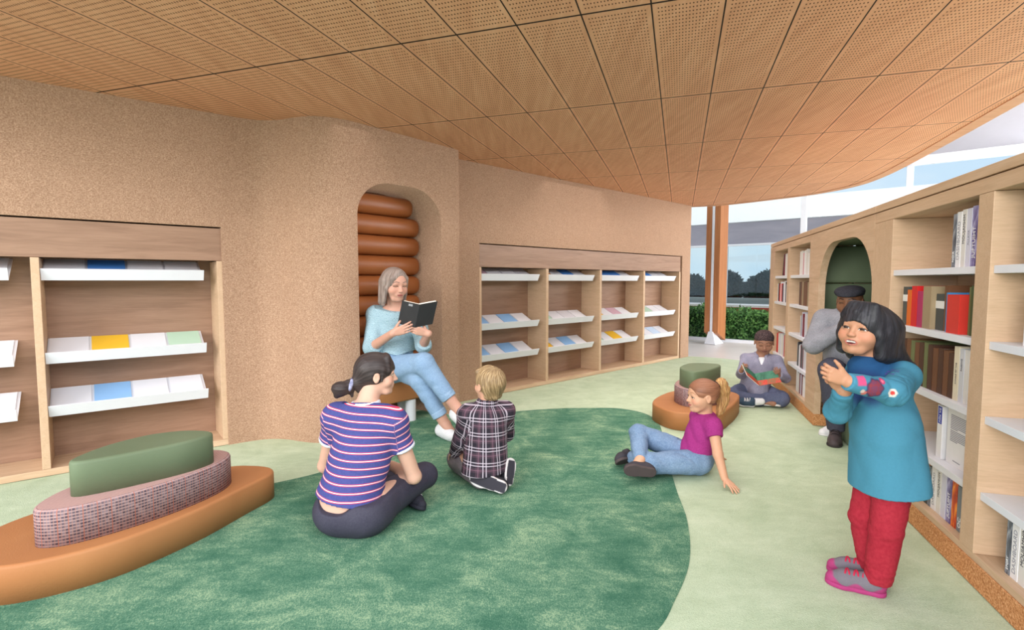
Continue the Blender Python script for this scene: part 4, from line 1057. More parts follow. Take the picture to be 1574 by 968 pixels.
# ================================================================ people
def begin(base):
    global ORG
    ORG = np.asarray(base, float)
def person(shape, h, color, label, it=2):
    o = solid('person', shape, h, SKIN, None, color=color, it=it); o.location = ORG; return tag(o, label, 'person', 'story time group')
def flatcol(c): return lambda P: np.tile(np.array(c, float), (len(P), 1))
def near(P, A, B=None):
    A = np.asarray(A, float)
    if B is None: return np.linalg.norm(P - A, axis=1)
    B = np.asarray(B, float); d = B - A; t = np.clip((P - A) @ d / (d @ d), 0, 1); return np.linalg.norm(P - A - t[:, None] * d, axis=1)
def hair_pat(hd):
    def f(P):
        q = hd.loc(P); a = np.arctan2(q[:, 0], q[:, 1]); return np.stack([a * 0.11, 0.2 * np.linalg.norm(q[:, :2], axis=1) * 0, q[:, 2] * hd.H], 1)
    return f
def strands(hd, amp, freq=46, tilt=0.0):
    """shallow grooves running down the hair"""
    def f(P):
        q = hd.loc(P); a = np.arctan2(q[:, 0], -q[:, 1] + 1e-6)
        return amp * (np.sin(a * freq + 2.2 * np.sin(q[:, 2] * 5 + a * 3)) + 0.6 * np.sin(a * freq * 0.43 + q[:, 2] * (4 + tilt) + 1))
    return f

# ---------------------------------------------------------------- child standing by the near bookcase
begin((1.41, 1.95, 0))
SK = (192, 140, 110)
hd = Head((1.332, 1.95, 1.016), (-0.86, -0.52, 0.12), 0.197, child=True, mouth='open', eyes='narrow', nose=0.7, roll=R(-5), jaw=1.04)
front = nrm((-0.95, 0.25, 0)); lat = nrm((0.25, 0.95, 0))
shL, shR = V3(1.445, 1.885, 0.85), V3(1.39, 2.03, 0.84)
elL, wrL = V3(1.305, 1.745, 0.822), V3(1.135, 1.715, 0.862)
elR, wrR = V3(1.215, 1.90, 0.715), V3(1.172, 1.80, 0.812)
hipL, knL, anL = V3(1.450, 1.915, 0.46), V3(1.42, 1.90, 0.26), V3(1.405, 1.912, 0.07)
hipR, knR, anR = V3(1.450, 2.005, 0.46), V3(1.415, 2.012, 0.26), V3(1.447, 2.003, 0.07)
nb_ = V3(1.385, 1.955, 0.87)
B = Shape(); hd.build(B, nb_, 0.23)
B.cap((1.435, 1.955, 0.54), (1.415, 1.955, 0.77), 0.105, 0.09, 0.03, flat=front, q=0.8).cap(shL, shR, 0.045, k=0.03)
B.chain([shL, elL, wrL], [0.040, 0.034, 0.024]).chain([shR, elR, wrR], [0.040, 0.034, 0.024])
B.chain([hipL, knL, anL], [0.052, 0.042, 0.032], 0.02).chain([hipR, knR, anR], [0.052, 0.042, 0.032], 0.02)
B.cap(anL, (1.36, 1.94, 0.03), 0.026, 0.016).cap(anR, (1.40, 2.03, 0.03), 0.026, 0.016)
hand(B, wrL, (-0.88, 0.20, 0.36), (0.22, 0.95, 0.10), 0.122, -1, [(30, 62, 30), (34, 64, 30), (38, 64, 30), (44, 62, 30)], 5, (34, 12, 12, 0), 0.003)
hand(B, wrR, (-0.66, -0.06, 0.74), (-0.30, -0.92, -0.25), 0.122, 1, [(40, 48, 25), (36, 46, 25), (32, 46, 25), (28, 46, 25)], 8, (30, 18, 18, 4), 0.003)
def colr(P):
    c = np.tile(np.array(SK, float), (len(P), 1))
    return hd.paint(P, c, SK, (190, 96, 92), (70, 52, 44), (40, 28, 24), blush=(222, 140, 116))
girl = person(B, 0.0023, colr, 'child in teal embroidered top and red trousers standing with clasped hands by the bookcase')
# hair: chin-length bob with fringe
S = Shape()
hd.ell(S, (-0.02, -0.14, 0.13), (0.455, 0.55, 0.405))
for sx in (1, -1):
    hd.cap(S, (sx * 0.27, -0.10, 0.02), (sx * 0.34, -0.12, -0.42), 0.16, 0.11, 0.10); hd.cap(S, (sx * 0.22, -0.30, 0.05), (sx * 0.26, -0.44, -0.46), 0.24, 0.18, 0.14)
    hd.ell(S, (sx * 0.39, -0.08, -0.02), (0.09, 0.17, 0.20), 0.06)
hd.cap(S, (0, -0.42, 0.05), (0, -0.56, -0.48), 0.30, 0.22, 0.14)
hd.cap(S, (-0.24, -0.34, 0.02), (-0.33, -0.46, -0.40), 0.30, 0.24, 0.16); hd.cap(S, (-0.36, -0.12, -0.02), (-0.40, -0.16, -0.42), 0.15, 0.14, 0.14)
hd.cap(S, (-0.46, -0.46, -0.40), (-0.68, -0.62, -0.52), 0.16, 0.06, 0.16)
for x, zt in ((-0.24, 0.20), (-0.15, 0.26), (-0.06, 0.31), (0.03, 0.34), (0.12, 0.34), (0.20, 0.30), (0.27, 0.24)): hd.cap(S, (x * 0.8 - 0.03, 0.20, 0.44), (x * 1.15, 0.345 - abs(x) * 0.42, zt), 0.085, 0.040, 0.07)
hd.cap(S, (-0.22, 0.18, 0.35), (-0.345, 0.11, -0.06), 0.09, 0.07, 0.08); hd.cap(S, (-0.345, 0.11, -0.06), (-0.37, -0.02, -0.42), 0.075, 0.08, 0.10)
hd.cap(S, (0.24, 0.14, 0.28), (0.345, 0.08, -0.12), 0.085, 0.06, 0.06); hd.cap(S, (0.345, 0.08, -0.12), (0.35, -0.04, -0.40), 0.07, 0.08, 0.08)
hd.ell(S, (0, 0.42, -0.17), (0.285, 0.37, 0.31), 0.03, True); hd.ell(S, (0, 0.10, -0.68), (0.24, 0.26, 0.24), 0.04, True)
HB = hair_mat('black_hair', (26,25,29), (42,41,46), (62,60,66))
solid('hair', S, 0.0034, HB, girl, pat=hair_pat(hd), disp=strands(hd, 0.0007, 60))
# top
S = Shape()
S.cap((1.422, 1.955, 0.78), (1.438, 1.955, 0.64), 0.108, 0.132, 0.03, flat=front, q=0.82).cap((1.438, 1.955, 0.64), (1.472, 1.955, 0.36), 0.132, 0.162, 0.03, flat=front, q=0.84)
S.cap(shL, shR, 0.050, k=0.035); S.cap((1.392, 1.955, 0.83), (1.366, 1.953, 0.893), 0.066, 0.056, 0.025, cutB=True)
S.cap((1.395, 1.955, 0.835), (1.352, 1.948, 0.862), 0.064, 0.064, 0.025)
TOPB = Shape().extend(S)
S.cap(shL, elL, 0.047, 0.042, 0.025).cap(elL, wrL + 0.01 * nrm(wrL - elL), 0.041, 0.029, 0.018, cutB=True)
S.cap(shR, elR, 0.047, 0.041, 0.025).cap(elR, wrR + 0.0 * nrm(wrR - elR), 0.040, 0.031, 0.018, cutB=True)
def topcol(P):
    c = np.tile(np.array((76, 138, 164), float), (len(P), 1))
    def bl(m, col): c[:] = c * (1 - m[:, None]) + np.array(col, float) * m[:, None]
    d = near(P, (1.345, 1.94, 0.885)); bl(0.92 * (1 - sst(0.065, 0.12, d)), (36, 74, 118))
    bl(0.85 * (1 - sst(0.04, 0.085, near(P, (1.315, 1.90, 0.80)))), (52, 66, 118))
    fr = near(P, elL, wrL) < 0.075
    q = P[:, [0, 2]]; side = (P[:, 1] < 1.745) & fr
    def spot(px, pz, r, col, sq=False, a=0.95):
        dx, dz = np.abs(q[:, 0] - px), np.abs(q[:, 1] - pz); d = np.maximum(dx, dz) if sq else np.hypot(dx, dz)
        bl(a * (1 - sst(r * 0.85, r * 1.1, d)) * side, col)
    def petals(px, pz, r, col, n):
        an = np.arctan2(q[:, 1] - pz, q[:, 0] - px); d = np.hypot(q[:, 0] - px, q[:, 1] - pz); rr = r * (0.94 + 0.06 * np.cos(n * an)); bl(0.95 * (1 - sst(rr * 0.9, rr * 1.08, d)) * side, col)
    spot(1.158, 0.870, 0.0155, (222, 84, 132), True)
    petals(1.205, 0.8445, 0.034, (70, 58, 92), 7); petals(1.205, 0.8445, 0.029, (150, 66, 76), 7)
    w_ = np.sin(q[:, 0] * 900) * np.sin(q[:, 1] * 900) > 0.25; bl(0.8 * w_ * (np.hypot(q[:, 0] - 1.205, q[:, 1] - 0.8445) < 0.026) * side, (86, 76, 120))
    spot(1.238, 0.866, 0.0095, (206, 60, 106)); spot(1.238, 0.866, 0.005, (232, 130, 150))
    petals(1.268, 0.828, 0.0155, (224, 214, 204), 6); spot(1.268, 0.828, 0.007, (206, 60, 56))
    spot(1.172, 0.828, 0.008, (216, 120, 110)); spot(1.164, 0.835, 0.007, (216, 196, 190))
    sh = (P[:, 1] < 1.87) & (near(P, (1.345, 1.84, 0.865)) < 0.045); bl(0.8 * ((np.sin(P[:, 0] * 420) * np.sin(P[:, 2] * 380)) > 0.35) * sh, (92, 74, 150))
    return c
solid('top', S, 0.0031, DYED, girl, color=topcol, disp=lambda P: folds(P, 0.0038, 42, 1.0, (0.3, 0.1, -0.5)) + creases(P, shL, elL, elL, 0.0035, 8, 0.07) + creases(P, elL, wrL, elL, 0.003, 8, 0.06) + creases(P, elR, wrR, wrR, 0.003, 9, 0.05) + creases(P, shR, elR, elR, 0.003, 8, 0.06) + 0.0045 * np.sin(P[:, 0] * 36 + P[:, 1] * 25 + 0.8 * np.sin(P[:, 2] * 9)) * sst(0.75, 0.5, P[:, 2]), cut=[lambda P: 0.425 + 0.15 * (P[:, 0] - 1.56) - P[:, 2]])
# trousers
S = Shape()
S.cap((1.455, 1.92, 0.44), (1.455, 1.99, 0.44), 0.066, k=0.03)
S.chain([hipL, knL, anL - V3(0, 0, 0.03)], [0.067, 0.054, 0.045], 0.010).chain([hipR, knR, anR - V3(0, 0, 0.03)], [0.067, 0.054, 0.044], 0.010)
solid('trousers', S, 0.004, cloth('red_trousers', (152,36,52), (176,52,66)), girl,
      disp=lambda P: folds(P, 0.0038, 52, 5.0, (0.15, 0.15, 1.0)) + creases(P, hipL, anL, knL, 0.003, 9, 0.06) + creases(P, hipR, anR, knR, 0.003, 9, 0.06) + creases(P, hipL, anL, anL + V3(0, 0, 0.02), 0.0045, 11, 0.05) + creases(P, hipR, anR, anR + V3(0, 0, 0.02), 0.0045, 11, 0.05), cut=[lambda P: 0.050 - P[:, 2], lambda P: P[:, 2] - 0.455])
TR1 = attr_mat('trainer_upper', 0.7, 0.2, 0.2, 200, 0.2); TRS = plain('pink_sole', srgb(172,60,118), 0.6, 0.2); LCE = plain('red_lace', srgb(196,50,80), 0.7, 0.1)
def trainer(heel, toe):
    f = nrm(np.asarray(toe, float) - heel); L = np.linalg.norm(np.asarray(toe, float) - heel)
    def col(P):
        a = (P - heel) @ f / L; z = P[:, 2]; c = np.tile(np.array((120, 114, 124), float), (len(P), 1))
        m = np.clip(sst(0.84, 0.90, a + 0.8 * (0.045 - z)) + 0.9 * sst(0.030, 0.024, z - 0.010 * np.sin(a * 16)) + sst(0.14, 0.08, a), 0, 1); return c * (1 - m[:, None]) + np.array((172, 64, 118)) * m[:, None]
    shoe('trainer', heel, toe, (0, 0, 1), 0.078, [TR1, TRS], girl, 0.0032, laces=LCE, color=col, high=0.55)
trainer(V3(1.432, 1.890, 0.0), V3(1.256, 1.998, 0.0)); trainer(V3(1.488, 1.978, 0.0), V3(1.315, 2.084, 0.0))
# ---------------------------------------------------------------- woman in the striped shirt, cross-legged on the dark carpet, seen from behind
begin((-0.74, 2.45, 0))
SK = (214, 170, 148)
face = (0.93, 0.34, -0.03)
hd = Head((-0.690, 2.62, 0.722), face, 0.215, mouth='shut', eyes='open', nose=1.0, jaw=0.95)
ff = nrm((0.16, 0.98, 0)); lt = nrm((0.98, -0.16, 0))
hpR, hpL = V3(-0.655, 2.45, 0.115), V3(-0.825, 2.48, 0.115)
knR, anR = V3(-0.485, 2.80, 0.125), V3(-0.80, 2.90, 0.065)
knL, anL = V3(-1.00, 2.84, 0.165), V3(-0.60, 2.76, 0.060)
shR, shL = V3(-0.590, 2.52, 0.500), V3(-0.885, 2.57, 0.512)
elR, wrR = V3(-0.500, 2.575, 0.205), V3(-0.655, 2.735, 0.205)
elL, wrL = V3(-0.985, 2.66, 0.23), V3(-0.83, 2.82, 0.21)
nkb = V3(-0.735, 2.56, 0.560)
B = Shape(); hd.build(B, nkb, 0.235)
B.cap((-0.795, 2.43, 0.14), (-0.755, 2.47, 0.30), 0.146, 0.125, 0.04, flat=ff, q=0.84).cap((-0.745, 2.48, 0.30), (-0.735, 2.54, 0.45), 0.115, 0.13, 0.04, flat=ff, q=0.72)
B.cap(shR, shL, 0.052, k=0.05).cap(nkb + V3(0, -0.01, -0.03), shR, 0.05, 0.05, 0.05).cap(nkb + V3(0, -0.01, -0.03), shL, 0.05, 0.05, 0.05)
B.chain([shR, elR, wrR], [0.046, 0.036, 0.026], 0.015).chain([shL, elL, wrL], [0.046, 0.036, 0.026], 0.015)
B.chain([hpR, knR, anR], [0.085, 0.055, 0.036], 0.03).chain([hpL, knL, anL], [0.085, 0.055, 0.036], 0.03)
B.cap(anR, anR + V3(-0.1, 0.0, -0.02), 0.034, 0.026); B.cap(anL, anL + V3(0.1, -0.1, -0.02), 0.034, 0.026)
hand(B, wrR, (-0.9, 0.42, -0.05), (0.2, 0.1, -1), 0.165, 1, [(15, 20, 15)] * 4, 5, (40, 15, 15, 10), 0.004)
hand(B, wrL, (0.75, 0.6, -0.1), (0.1, 0.1, -1), 0.165, -1, [(15, 20, 15)] * 4, 5, (40, 15, 15, 10), 0.004)
w1 = person(B, 0.0042, lambda P: hd.paint(P, np.tile(np.array(SK, float), (len(P), 1)), SK, (196, 110, 108), (60, 44, 40), blush=(220, 150, 132)), 'woman in blue striped T-shirt sitting cross-legged on the dark carpet, back turned')
# leggings
S = Shape()
S.ell((-0.755, 2.42, 0.108), (0.178, 0.148, 0.112), np.stack([lt, ff, V3(0, 0, 1)], 1), 0.04)
S.ell((-0.685, 2.40, 0.105), (0.105, 0.12, 0.103), k=0.05).ell((-0.840, 2.41, 0.105), (0.105, 0.12, 0.103), k=0.05)
S.cap((-0.755, 2.44, 0.13), (-0.75, 2.455, 0.20), 0.165, 0.142, 0.04, flat=ff, q=0.82)
S.chain([hpR, knR, anR], [0.100, 0.066, 0.045], 0.03).chain([hpL, knL, anL], [0.100, 0.066, 0.045], 0.03)
wc, wn = V3(-0.745, 2.45, 0.190), nrm((0.06, -0.10, 1.0))
def waist(P):   # waistband dips at the back
    d = (P - wc) @ wn; back = np.clip(-(P - wc) @ ff, 0, 1); la = (P - wc) @ lt
    v = np.where(back > 0, d + 0.045 * np.exp(-((la + 0.060) / 0.085) ** 4), d)
    return np.where(near(P, (-0.74, 2.44, 0.22)) < 0.24, v, -1.0)
solid('leggings', S, 0.005, cloth('charcoal_leggings', (58,56,70), (72,70,84), 140, 0.6, 0.1), w1, cut=[waist, lambda P: 0.004 - P[:, 2]], disp=lambda P: folds(P, 0.0012, 40, 2.0))
# T-shirt with stripes
S = Shape()
S.cap((-0.788, 2.425, 0.13), (-0.752, 2.48, 0.31), 0.188, 0.144, 0.04, flat=ff, q=0.86).cap((-0.752, 2.48, 0.31), (-0.735, 2.535, 0.46), 0.142, 0.158, 0.04, flat=ff, q=0.72)
S.cap(shR, shL, 0.066, k=0.05).cap(nkb + V3(0, -0.01, -0.035), shR, 0.058, 0.062, 0.05).cap(nkb + V3(0, -0.01, -0.035), shL, 0.058, 0.062, 0.05)
sR = shR + 0.46 * (elR - shR); sL = shL + 0.46 * (elL - shL)
S.cap(shR, sR, 0.062, 0.060, 0.03, cutB=True).cap(shL, sL, 0.062, 0.060, 0.03, cutB=True)
hem_n = nrm((0.16, 0.0, 1.0)); hem_c = V3(-0.745, 2.36, 0.165)
def shirtpat(P):
    # x: stripe coordinate, y: 1 on the white cuffs and collar
    z = P[:, 2] + 0.22 * (P[:, 0] + 0.74) - 0.02 * np.sin((P[:, 0] + 0.74) * 9)
    a = nrm(elR - shR); b = nrm(elL - shL)
    inR = (np.clip((P - shR) @ lt, -1, 1) > 0.035) & ((P - shR) @ a > -0.02); inL = ((P - shL) @ lt < -0.035) & ((P - shL) @ b > -0.02)
    tR = 0.475 - ((P - shR) @ a); tL = 0.475 - ((P - shL) @ b)
    s = np.where(inR, tR, np.where(inL, tL, z))
    wt = np.zeros(len(P))
    return np.stack([s, wt, P[:, 0]], 1)
mS = NT('striped_jersey', 0.85, 0.1); at = mS.n('ShaderNodeAttribute', attribute_name='pat'); sp = mS.n('ShaderNodeSeparateXYZ'); mS.l(at.outputs['Vector'], sp.inputs[0])
fr = mS.math('FRACT', mS.math('DIVIDE', mS.math('ADD', sp.outputs[0], 1.0), 0.0335))
dd = mS.math('ABSOLUTE', mS.math('SUBTRACT', fr, 0.5))
vv = mS.coord(); fn_ = mS.noise(vv, 110, 2)
c_ = mS.mix(fn_, srgb(60,64,120), srgb(82,86,144))
c_ = mS.mix(mS.math('LESS_THAN', dd, 0.14), c_, srgb(206,66,96)); c_ = mS.mix(mS.math('LESS_THAN', dd, 0.05), c_, srgb(226,218,226))
mS.col(mS.mix(sp.outputs[1], c_, srgb(224,226,234))); mS.bump(fn_, 0.15, 0.002)
solid('t_shirt', S, 0.0042, mS.m, w1, pat=shirtpat, cut=[lambda P: np.where(near(P, V3(-0.74, 2.46, 0.2)) < 0.28, -((P - hem_c) @ hem_n), -1.0), lambda P: np.where(near(P, nkb) < 0.12, (P - (nkb + V3(0, 0, 0.026))) @ nrm((0.0, 0.35, 1.0)), -1.0)],
      disp=lambda P: folds(P, 0.0030, 34, 4.0, (0.6, 0.1, 0.7)))
TRIM = plain('white_rib', srgb(220,222,232), 0.85, 0.1)
for s_, d_ in ((sR, nrm(elR - shR)), (sL, nrm(elL - shL))):
    S = Shape(); S.cap(s_ - d_ * 0.012, s_ + d_ * 0.004, 0.064, 0.063, 0.003, cutA=True, cutB=True); solid('sleeve_trim', S, 0.0042, TRIM, w1)
S = Shape(); nr_ = frame(ff, nrm((0.0, 0.30, 1.0)))
for k in range(20):
    a0, a1 = 2*math.pi*k/20, 2*math.pi*(k+1)/20; c0 = nkb + V3(0.0, -0.004, 0.030)
    S.cap(c0 + nr_ @ V3(0.064*math.cos(a0), 0.060*math.sin(a0), 0), c0 + nr_ @ V3(0.064*math.cos(a1), 0.060*math.sin(a1), 0), 0.0105, k=0.003)
solid('neck_trim', S, 0.0038, TRIM, w1)
# hair gathered into a low bun with a scrunchie
HBR = hair_mat('dark_brown_hair', (42,34,34), (56,46,45), (72,61,59), (75, 75, 12))
bun = hd.w(0.02, -0.62, -0.23)
def tied_pat(hd, bun):
    def f(P):
        d = P - bun; r = np.linalg.norm(d, axis=1); q = (d @ hd.M); a = np.arctan2(q[:, 2], q[:, 0]); return np.stack([a * 0.16, 0 * a, r * 0.6], 1)
    return f
def tied_strands(hd, bun, amp, fq=60):
    def f(P):
        q = (P - bun) @ hd.M; a = np.arctan2(q[:, 2], q[:, 0]); return amp * (np.sin(a * fq + 3 * np.sin(q[:, 1] * 20)) + 0.7 * np.sin(a * fq * 0.4))
    return f
S = Shape()
hd.ell(S, (0, -0.075, 0.15), (0.385, 0.475, 0.40))
hd.cap(S, (0, -0.30, 0.10), (0.02, -0.54, -0.18), 0.31, 0.12, 0.15); hd.cap(S, (0, -0.26, 0.0), (0.0, -0.36, -0.30), 0.27, 0.15, 0.12); hd.cap(S, (0.20, -0.1, -0.02), (0.05, -0.5, -0.18), 0.16, 0.08, 0.12); hd.cap(S, (-0.2, -0.1, -0.02), (0.0, -0.5, -0.18), 0.16, 0.08, 0.12)
for x in (-0.24, -0.12, 0.0, 0.12, 0.24): hd.cap(S, (x * 0.7, 0.20, 0.42), (x * 1.1, 0.335 - abs(x) * 0.42, 0.16 - abs(x) * 0.15), 0.085, 0.055, 0.06)
for sx in (-1, 1): hd.cap(S, (sx * 0.30, 0.10, 0.15), (sx * 0.335, 0.06, -0.10), 0.06, 0.03, 0.05)
hd.ell(S, (0, 0.44, -0.20), (0.40, 0.36, 0.30), 0.03, True)
for sx in (-1, 1): hd.ell(S, (sx * 0.40, -0.04, -0.04), (0.12, 0.10, 0.14), 0.02, True)
hd.ell(S, (0, 0.06, -0.56), (0.34, 0.34, 0.28), 0.05, True)
hair = solid('hair', S, 0.0036, HBR, w1, pat=tied_pat(hd, bun), disp=tied_strands(hd, bun, 0.0005, 70))
S = Shape(); S.ell(bun + hd.M @ V3(0.01, -0.045, -0.012), (0.040, 0.046, 0.036), hd.M, 0.01); S.cap(bun, bun + hd.M @ V3(0.012, -0.065, -0.05), 0.028, 0.012, 0.02); S.cap(bun, bun + hd.M @ V3(0.0, 0.01, -0.055), 0.025, 0.008, 0.02)
solid('bun', S, 0.0034, HBR, hair, pat=tied_pat(hd, bun), disp=tied_strands(hd, bun, 0.0012, 24))
S = Shape()
ax1, ax2 = hd.M @ V3(1, 0, 0), hd.M @ nrm(V3(0, 0.35, 1))
for k in range(18):
    a0, a1 = 2*math.pi*k/18, 2*math.pi*(k+1)/18
    S.cap(bun + 0.030 * (ax1*math.cos(a0) + ax2*math.sin(a0)), bun + 0.030 * (ax1*math.cos(a1) + ax2*math.sin(a1)), 0.0085 + 0.003 * (k % 2), 0.0085 + 0.003 * ((k+1) % 2), 0.003)
solid('scrunchie', S, 0.003, cloth('scrunchie_cloth', (70,74,120), (190,190,214), 60), hair)
DKS = plain('dark_shoe', srgb(48,48,58), 0.7, 0.15); WSO = plain('white_sole', srgb(216,214,216), 0.6, 0.2)
shoe('shoe', V3(-0.62, 2.755, 0.012), V3(-0.455, 2.60, 0.012), (0.3, 0.2, 0.93), 0.075, [DKS, DKS], w1, 0.004, laces=WSO)
shoe('shoe', V3(-0.80, 2.92, 0.012), V3(-1.0, 2.86, 0.012), (0, 0.1, 1), 0.075, [DKS, DKS], w1, 0.004)

# ---------------------------------------------------------------- reader on the niche bench
begin((-0.90, 3.98, 0))
SK = (204, 156, 136)
hd = Head((-0.905, 4.0, 1.174), (0.62, -0.74, -0.20), 0.252, mouth='shut', eyes='down', nose=1.0)
ff = nrm((0.42, -0.90, 0)); lt = nrm((0.90, 0.42, 0))
hpR, hpL = V3(-1.015, 4.10, 0.500), V3(-0.885, 4.14, 0.500)
knR, anR = V3(-0.660, 3.83, 0.585), V3(-0.415, 3.79, 0.262)
knL, anL = V3(-0.705, 3.90, 0.455), V3(-0.510, 3.885, 0.105)
shR, shL = V3(-1.075, 4.075, 0.935), V3(-0.765, 4.14, 0.930)
elR, wrR = V3(-1.085, 3.97, 0.690), V3(-0.868, 3.735, 0.822)
elL, wrL = V3(-0.690, 3.985, 0.705), V3(-0.615, 3.775, 0.815)
nkb = V3(-0.925, 4.09, 1.00)
B = Shape(); hd.build(B, nkb, 0.225)
B.cap((-0.955, 4.12, 0.52), (-0.935, 4.13, 0.70), 0.14, 0.12, 0.04, flat=ff, q=0.75).cap((-0.935, 4.13, 0.70), (-0.925, 4.11, 0.88), 0.12, 0.135, 0.04, flat=ff, q=0.72)
B.cap(shR, shL, 0.055, k=0.05)
B.chain([shR, elR, wrR], [0.048, 0.040, 0.028], 0.015).chain([shL, elL, wrL], [0.048, 0.040, 0.028], 0.015)
B.chain([hpR, knR, anR], [0.09, 0.06, 0.040], 0.03).chain([hpL, knL, anL], [0.09, 0.06, 0.040], 0.03)
B.cap(anR, (-0.33, 3.70, 0.175), 0.040, 0.030).cap(anL, (-0.43, 3.80, 0.04), 0.040, 0.030)
B.cap(anL, (-0.55, 3.915, 0.05), 0.035, 0.03); B.cap(anR, (-0.42, 3.80, 0.20), 0.035, 0.03)
# book held up: spine bottom, up direction, the two cover directions
bb, bu = V3(-0.703, 3.720, 0.865), nrm((0.045, -0.055, 0.16))
bl_, br_ = nrm((-0.150, 0.062, 0.028)), nrm((0.128, 0.066, 0.022))
hand(B, wrR, (0.90, -0.20, 0.30), (0.15, 0.95, 0.25), 0.172, 1, [(8, 22, 14), (10, 22, 14), (12, 24, 16), (14, 24, 16)], 4, (40, 12, 10, 42), 0.004)
hand(B, wrL, (-0.82, -0.32, 0.28), (-0.15, 0.95, 0.25), 0.168, -1, [(10, 22, 14), (12, 22, 14), (14, 24, 16), (16, 24, 16)], 4, (40, 12, 10, 42), 0.004)
lady = person(B, 0.0042, lambda P: hd.paint(P, np.tile(np.array(SK, float), (len(P), 1)), SK, (176, 96, 92), (120, 96, 84), blush=(206, 140, 120)), 'woman in pale blue knit and jeans reading aloud on the niche bench, legs crossed')
# jeans
S = Shape()
S.ell((-0.955, 4.12, 0.515), (0.165, 0.135, 0.115), np.stack([lt, ff, V3(0, 0, 1)], 1), 0.04); S.cap((-0.955, 4.12, 0.53), (-0.945, 4.115, 0.67), 0.152, 0.150, 0.03, flat=ff, q=0.78)
S.chain([hpR, knR, knR + 0.80 * (anR - knR)], [0.105, 0.078, 0.056], 0.025); S.chain([hpL, knL, knL + 0.80 * (anL - knL)], [0.105, 0.078, 0.056], 0.025)
cR = knR + 0.78 * (anR - knR); cL = knL + 0.80 * (anL - knL); dR = nrm(anR - knR); dL = nrm(anL - knL)
solid('jeans', S, 0.005, cloth('light_denim', (118,146,178), (146,174,202), 130, 0.9, 0.3, 5), lady, disp=lambda P: folds(P, 0.0042, 38, 8.0, (0.3, 0.2, 0.9)) + creases(P, knR, anR, knR, 0.004, 8, 0.08) + creases(P, knR, anR, cR, 0.003, 9, 0.08) + creases(P, knL, anL, knL, 0.004, 8, 0.08),
      cut=[lambda P: np.where(near(P, cR) < 0.10, (P - cR) @ dR, -1.0), lambda P: np.where(near(P, cL) < 0.10, (P - cL) @ dL, -1.0), lambda P: P[:, 2] - 0.70])
for (c0, d0, r0) in ((cR, dR, 0.062), (cL, dL, 0.062)):   # rolled hems
    S = Shape(); S.cap(c0 - d0 * 0.045, c0 + d0 * 0.004, r0, r0 - 0.003, 0.004, cutA=True, cutB=True)
    solid('rolled_hem', S, 0.0045, cloth('denim_hem', (136,164,194), (160,186,212), 130, 0.9, 0.3), lady)
# knitted jumper with elbow sleeves
S = Shape()
S.cap((-0.95, 4.11, 0.60), (-0.935, 4.12, 0.72), 0.172, 0.160, 0.04, flat=ff, q=0.82).cap((-0.935, 4.12, 0.72), (-0.92, 4.10, 0.88), 0.160, 0.155, 0.04, flat=ff, q=0.76)
S.cap(shR, shL, 0.068, k=0.05); S.cap(nkb + V3(0, 0, -0.045), shR, 0.062, 0.066, 0.04).cap(nkb + V3(0, 0, -0.045), shL, 0.062, 0.066, 0.04)
S.cap(shR, elR, 0.068, 0.066, 0.03).cap(elR, elR + 0.20 * (wrR - elR), 0.066, 0.058, 0.02, cutB=True); S.cap(shL, elL, 0.066, 0.062, 0.03).cap(elL, elL + 0.20 * (wrL - elL), 0.062, 0.056, 0.02, cutB=True)
mK = NT('openwork_knit', 0.9, 0.1); v_ = mK.coord(); wvn = mK.n('ShaderNodeTexWave', wave_type='BANDS', bands_direction='Z'); wvn.inputs['Scale'].default_value = 34; wvn.inputs['Distortion'].default_value = 14; wvn.inputs['Detail'].default_value = 3; wvn.inputs['Detail Scale'].default_value = 1.3
mK.l(v_, wvn.inputs['Vector']); mK.col(mK.ramp(wvn.outputs['Fac'], [(0.02, srgb(138,168,182)), (0.25, srgb(160,190,202)), (0.8, srgb(172,200,212))])); mK.bump(wvn.outputs['Fac'], 0.5, 0.006)
solid('knit_jumper', S, 0.0048, mK.m, lady, disp=lambda P: folds(P, 0.004, 26, 11.0, (0.2, 0.3, 0.9)), cut=[lambda P: 0.635 + 0.07 * (np.abs(P[:, 0] + 0.86) < 0.12) * 0 + 0.012 * np.sin(P[:, 0] * 30) - P[:, 2], lambda P: np.where(near(P, nkb) < 0.16, (P - (nkb + V3(0, 0, -0.012))) @ nrm((0.15, -0.30, 1.0)), -1.0)])
# grey straight hair to the shoulders
HG_ = hair_mat('grey_hair', (118,104,98), (142,127,119), (166,151,143), (70, 70, 8))
S = Shape()
hd.ell(S, (0, -0.09, 0.14), (0.39, 0.465, 0.385))
for sx in (-1, 1):
    hd.cap(S, (sx * 0.32, -0.05, 0.10), (sx * 0.345, -0.02, -0.30), 0.10, 0.085, 0.08); hd.cap(S, (sx * 0.345, -0.02, -0.30), (sx * 0.35, 0.02, -0.62), 0.085, 0.055, 0.06)
    hd.cap(S, (sx * 0.22, -0.25, 0.0), (sx * 0.28, -0.24, -0.58), 0.20, 0.12, 0.10)
hd.cap(S, (0.02, 0.20, 0.43), (0.24, 0.25, 0.24), 0.075, 0.065, 0.06); hd.cap(S, (0.24, 0.25, 0.24), (0.34, 0.12, -0.08), 0.065, 0.065, 0.06); hd.cap(S, (0.34, 0.12, -0.08), (0.36, 0.06, -0.5), 0.07, 0.06, 0.06)
hd.cap(S, (-0.02, 0.18, 0.43), (-0.27, 0.16, 0.22), 0.07, 0.06, 0.06); hd.cap(S, (-0.27, 0.16, 0.22), (-0.345, 0.05, -0.2), 0.06, 0.06, 0.06)
hd.cap(S, (0, -0.32, 0.05), (0, -0.36, -0.55), 0.24, 0.16, 0.12)
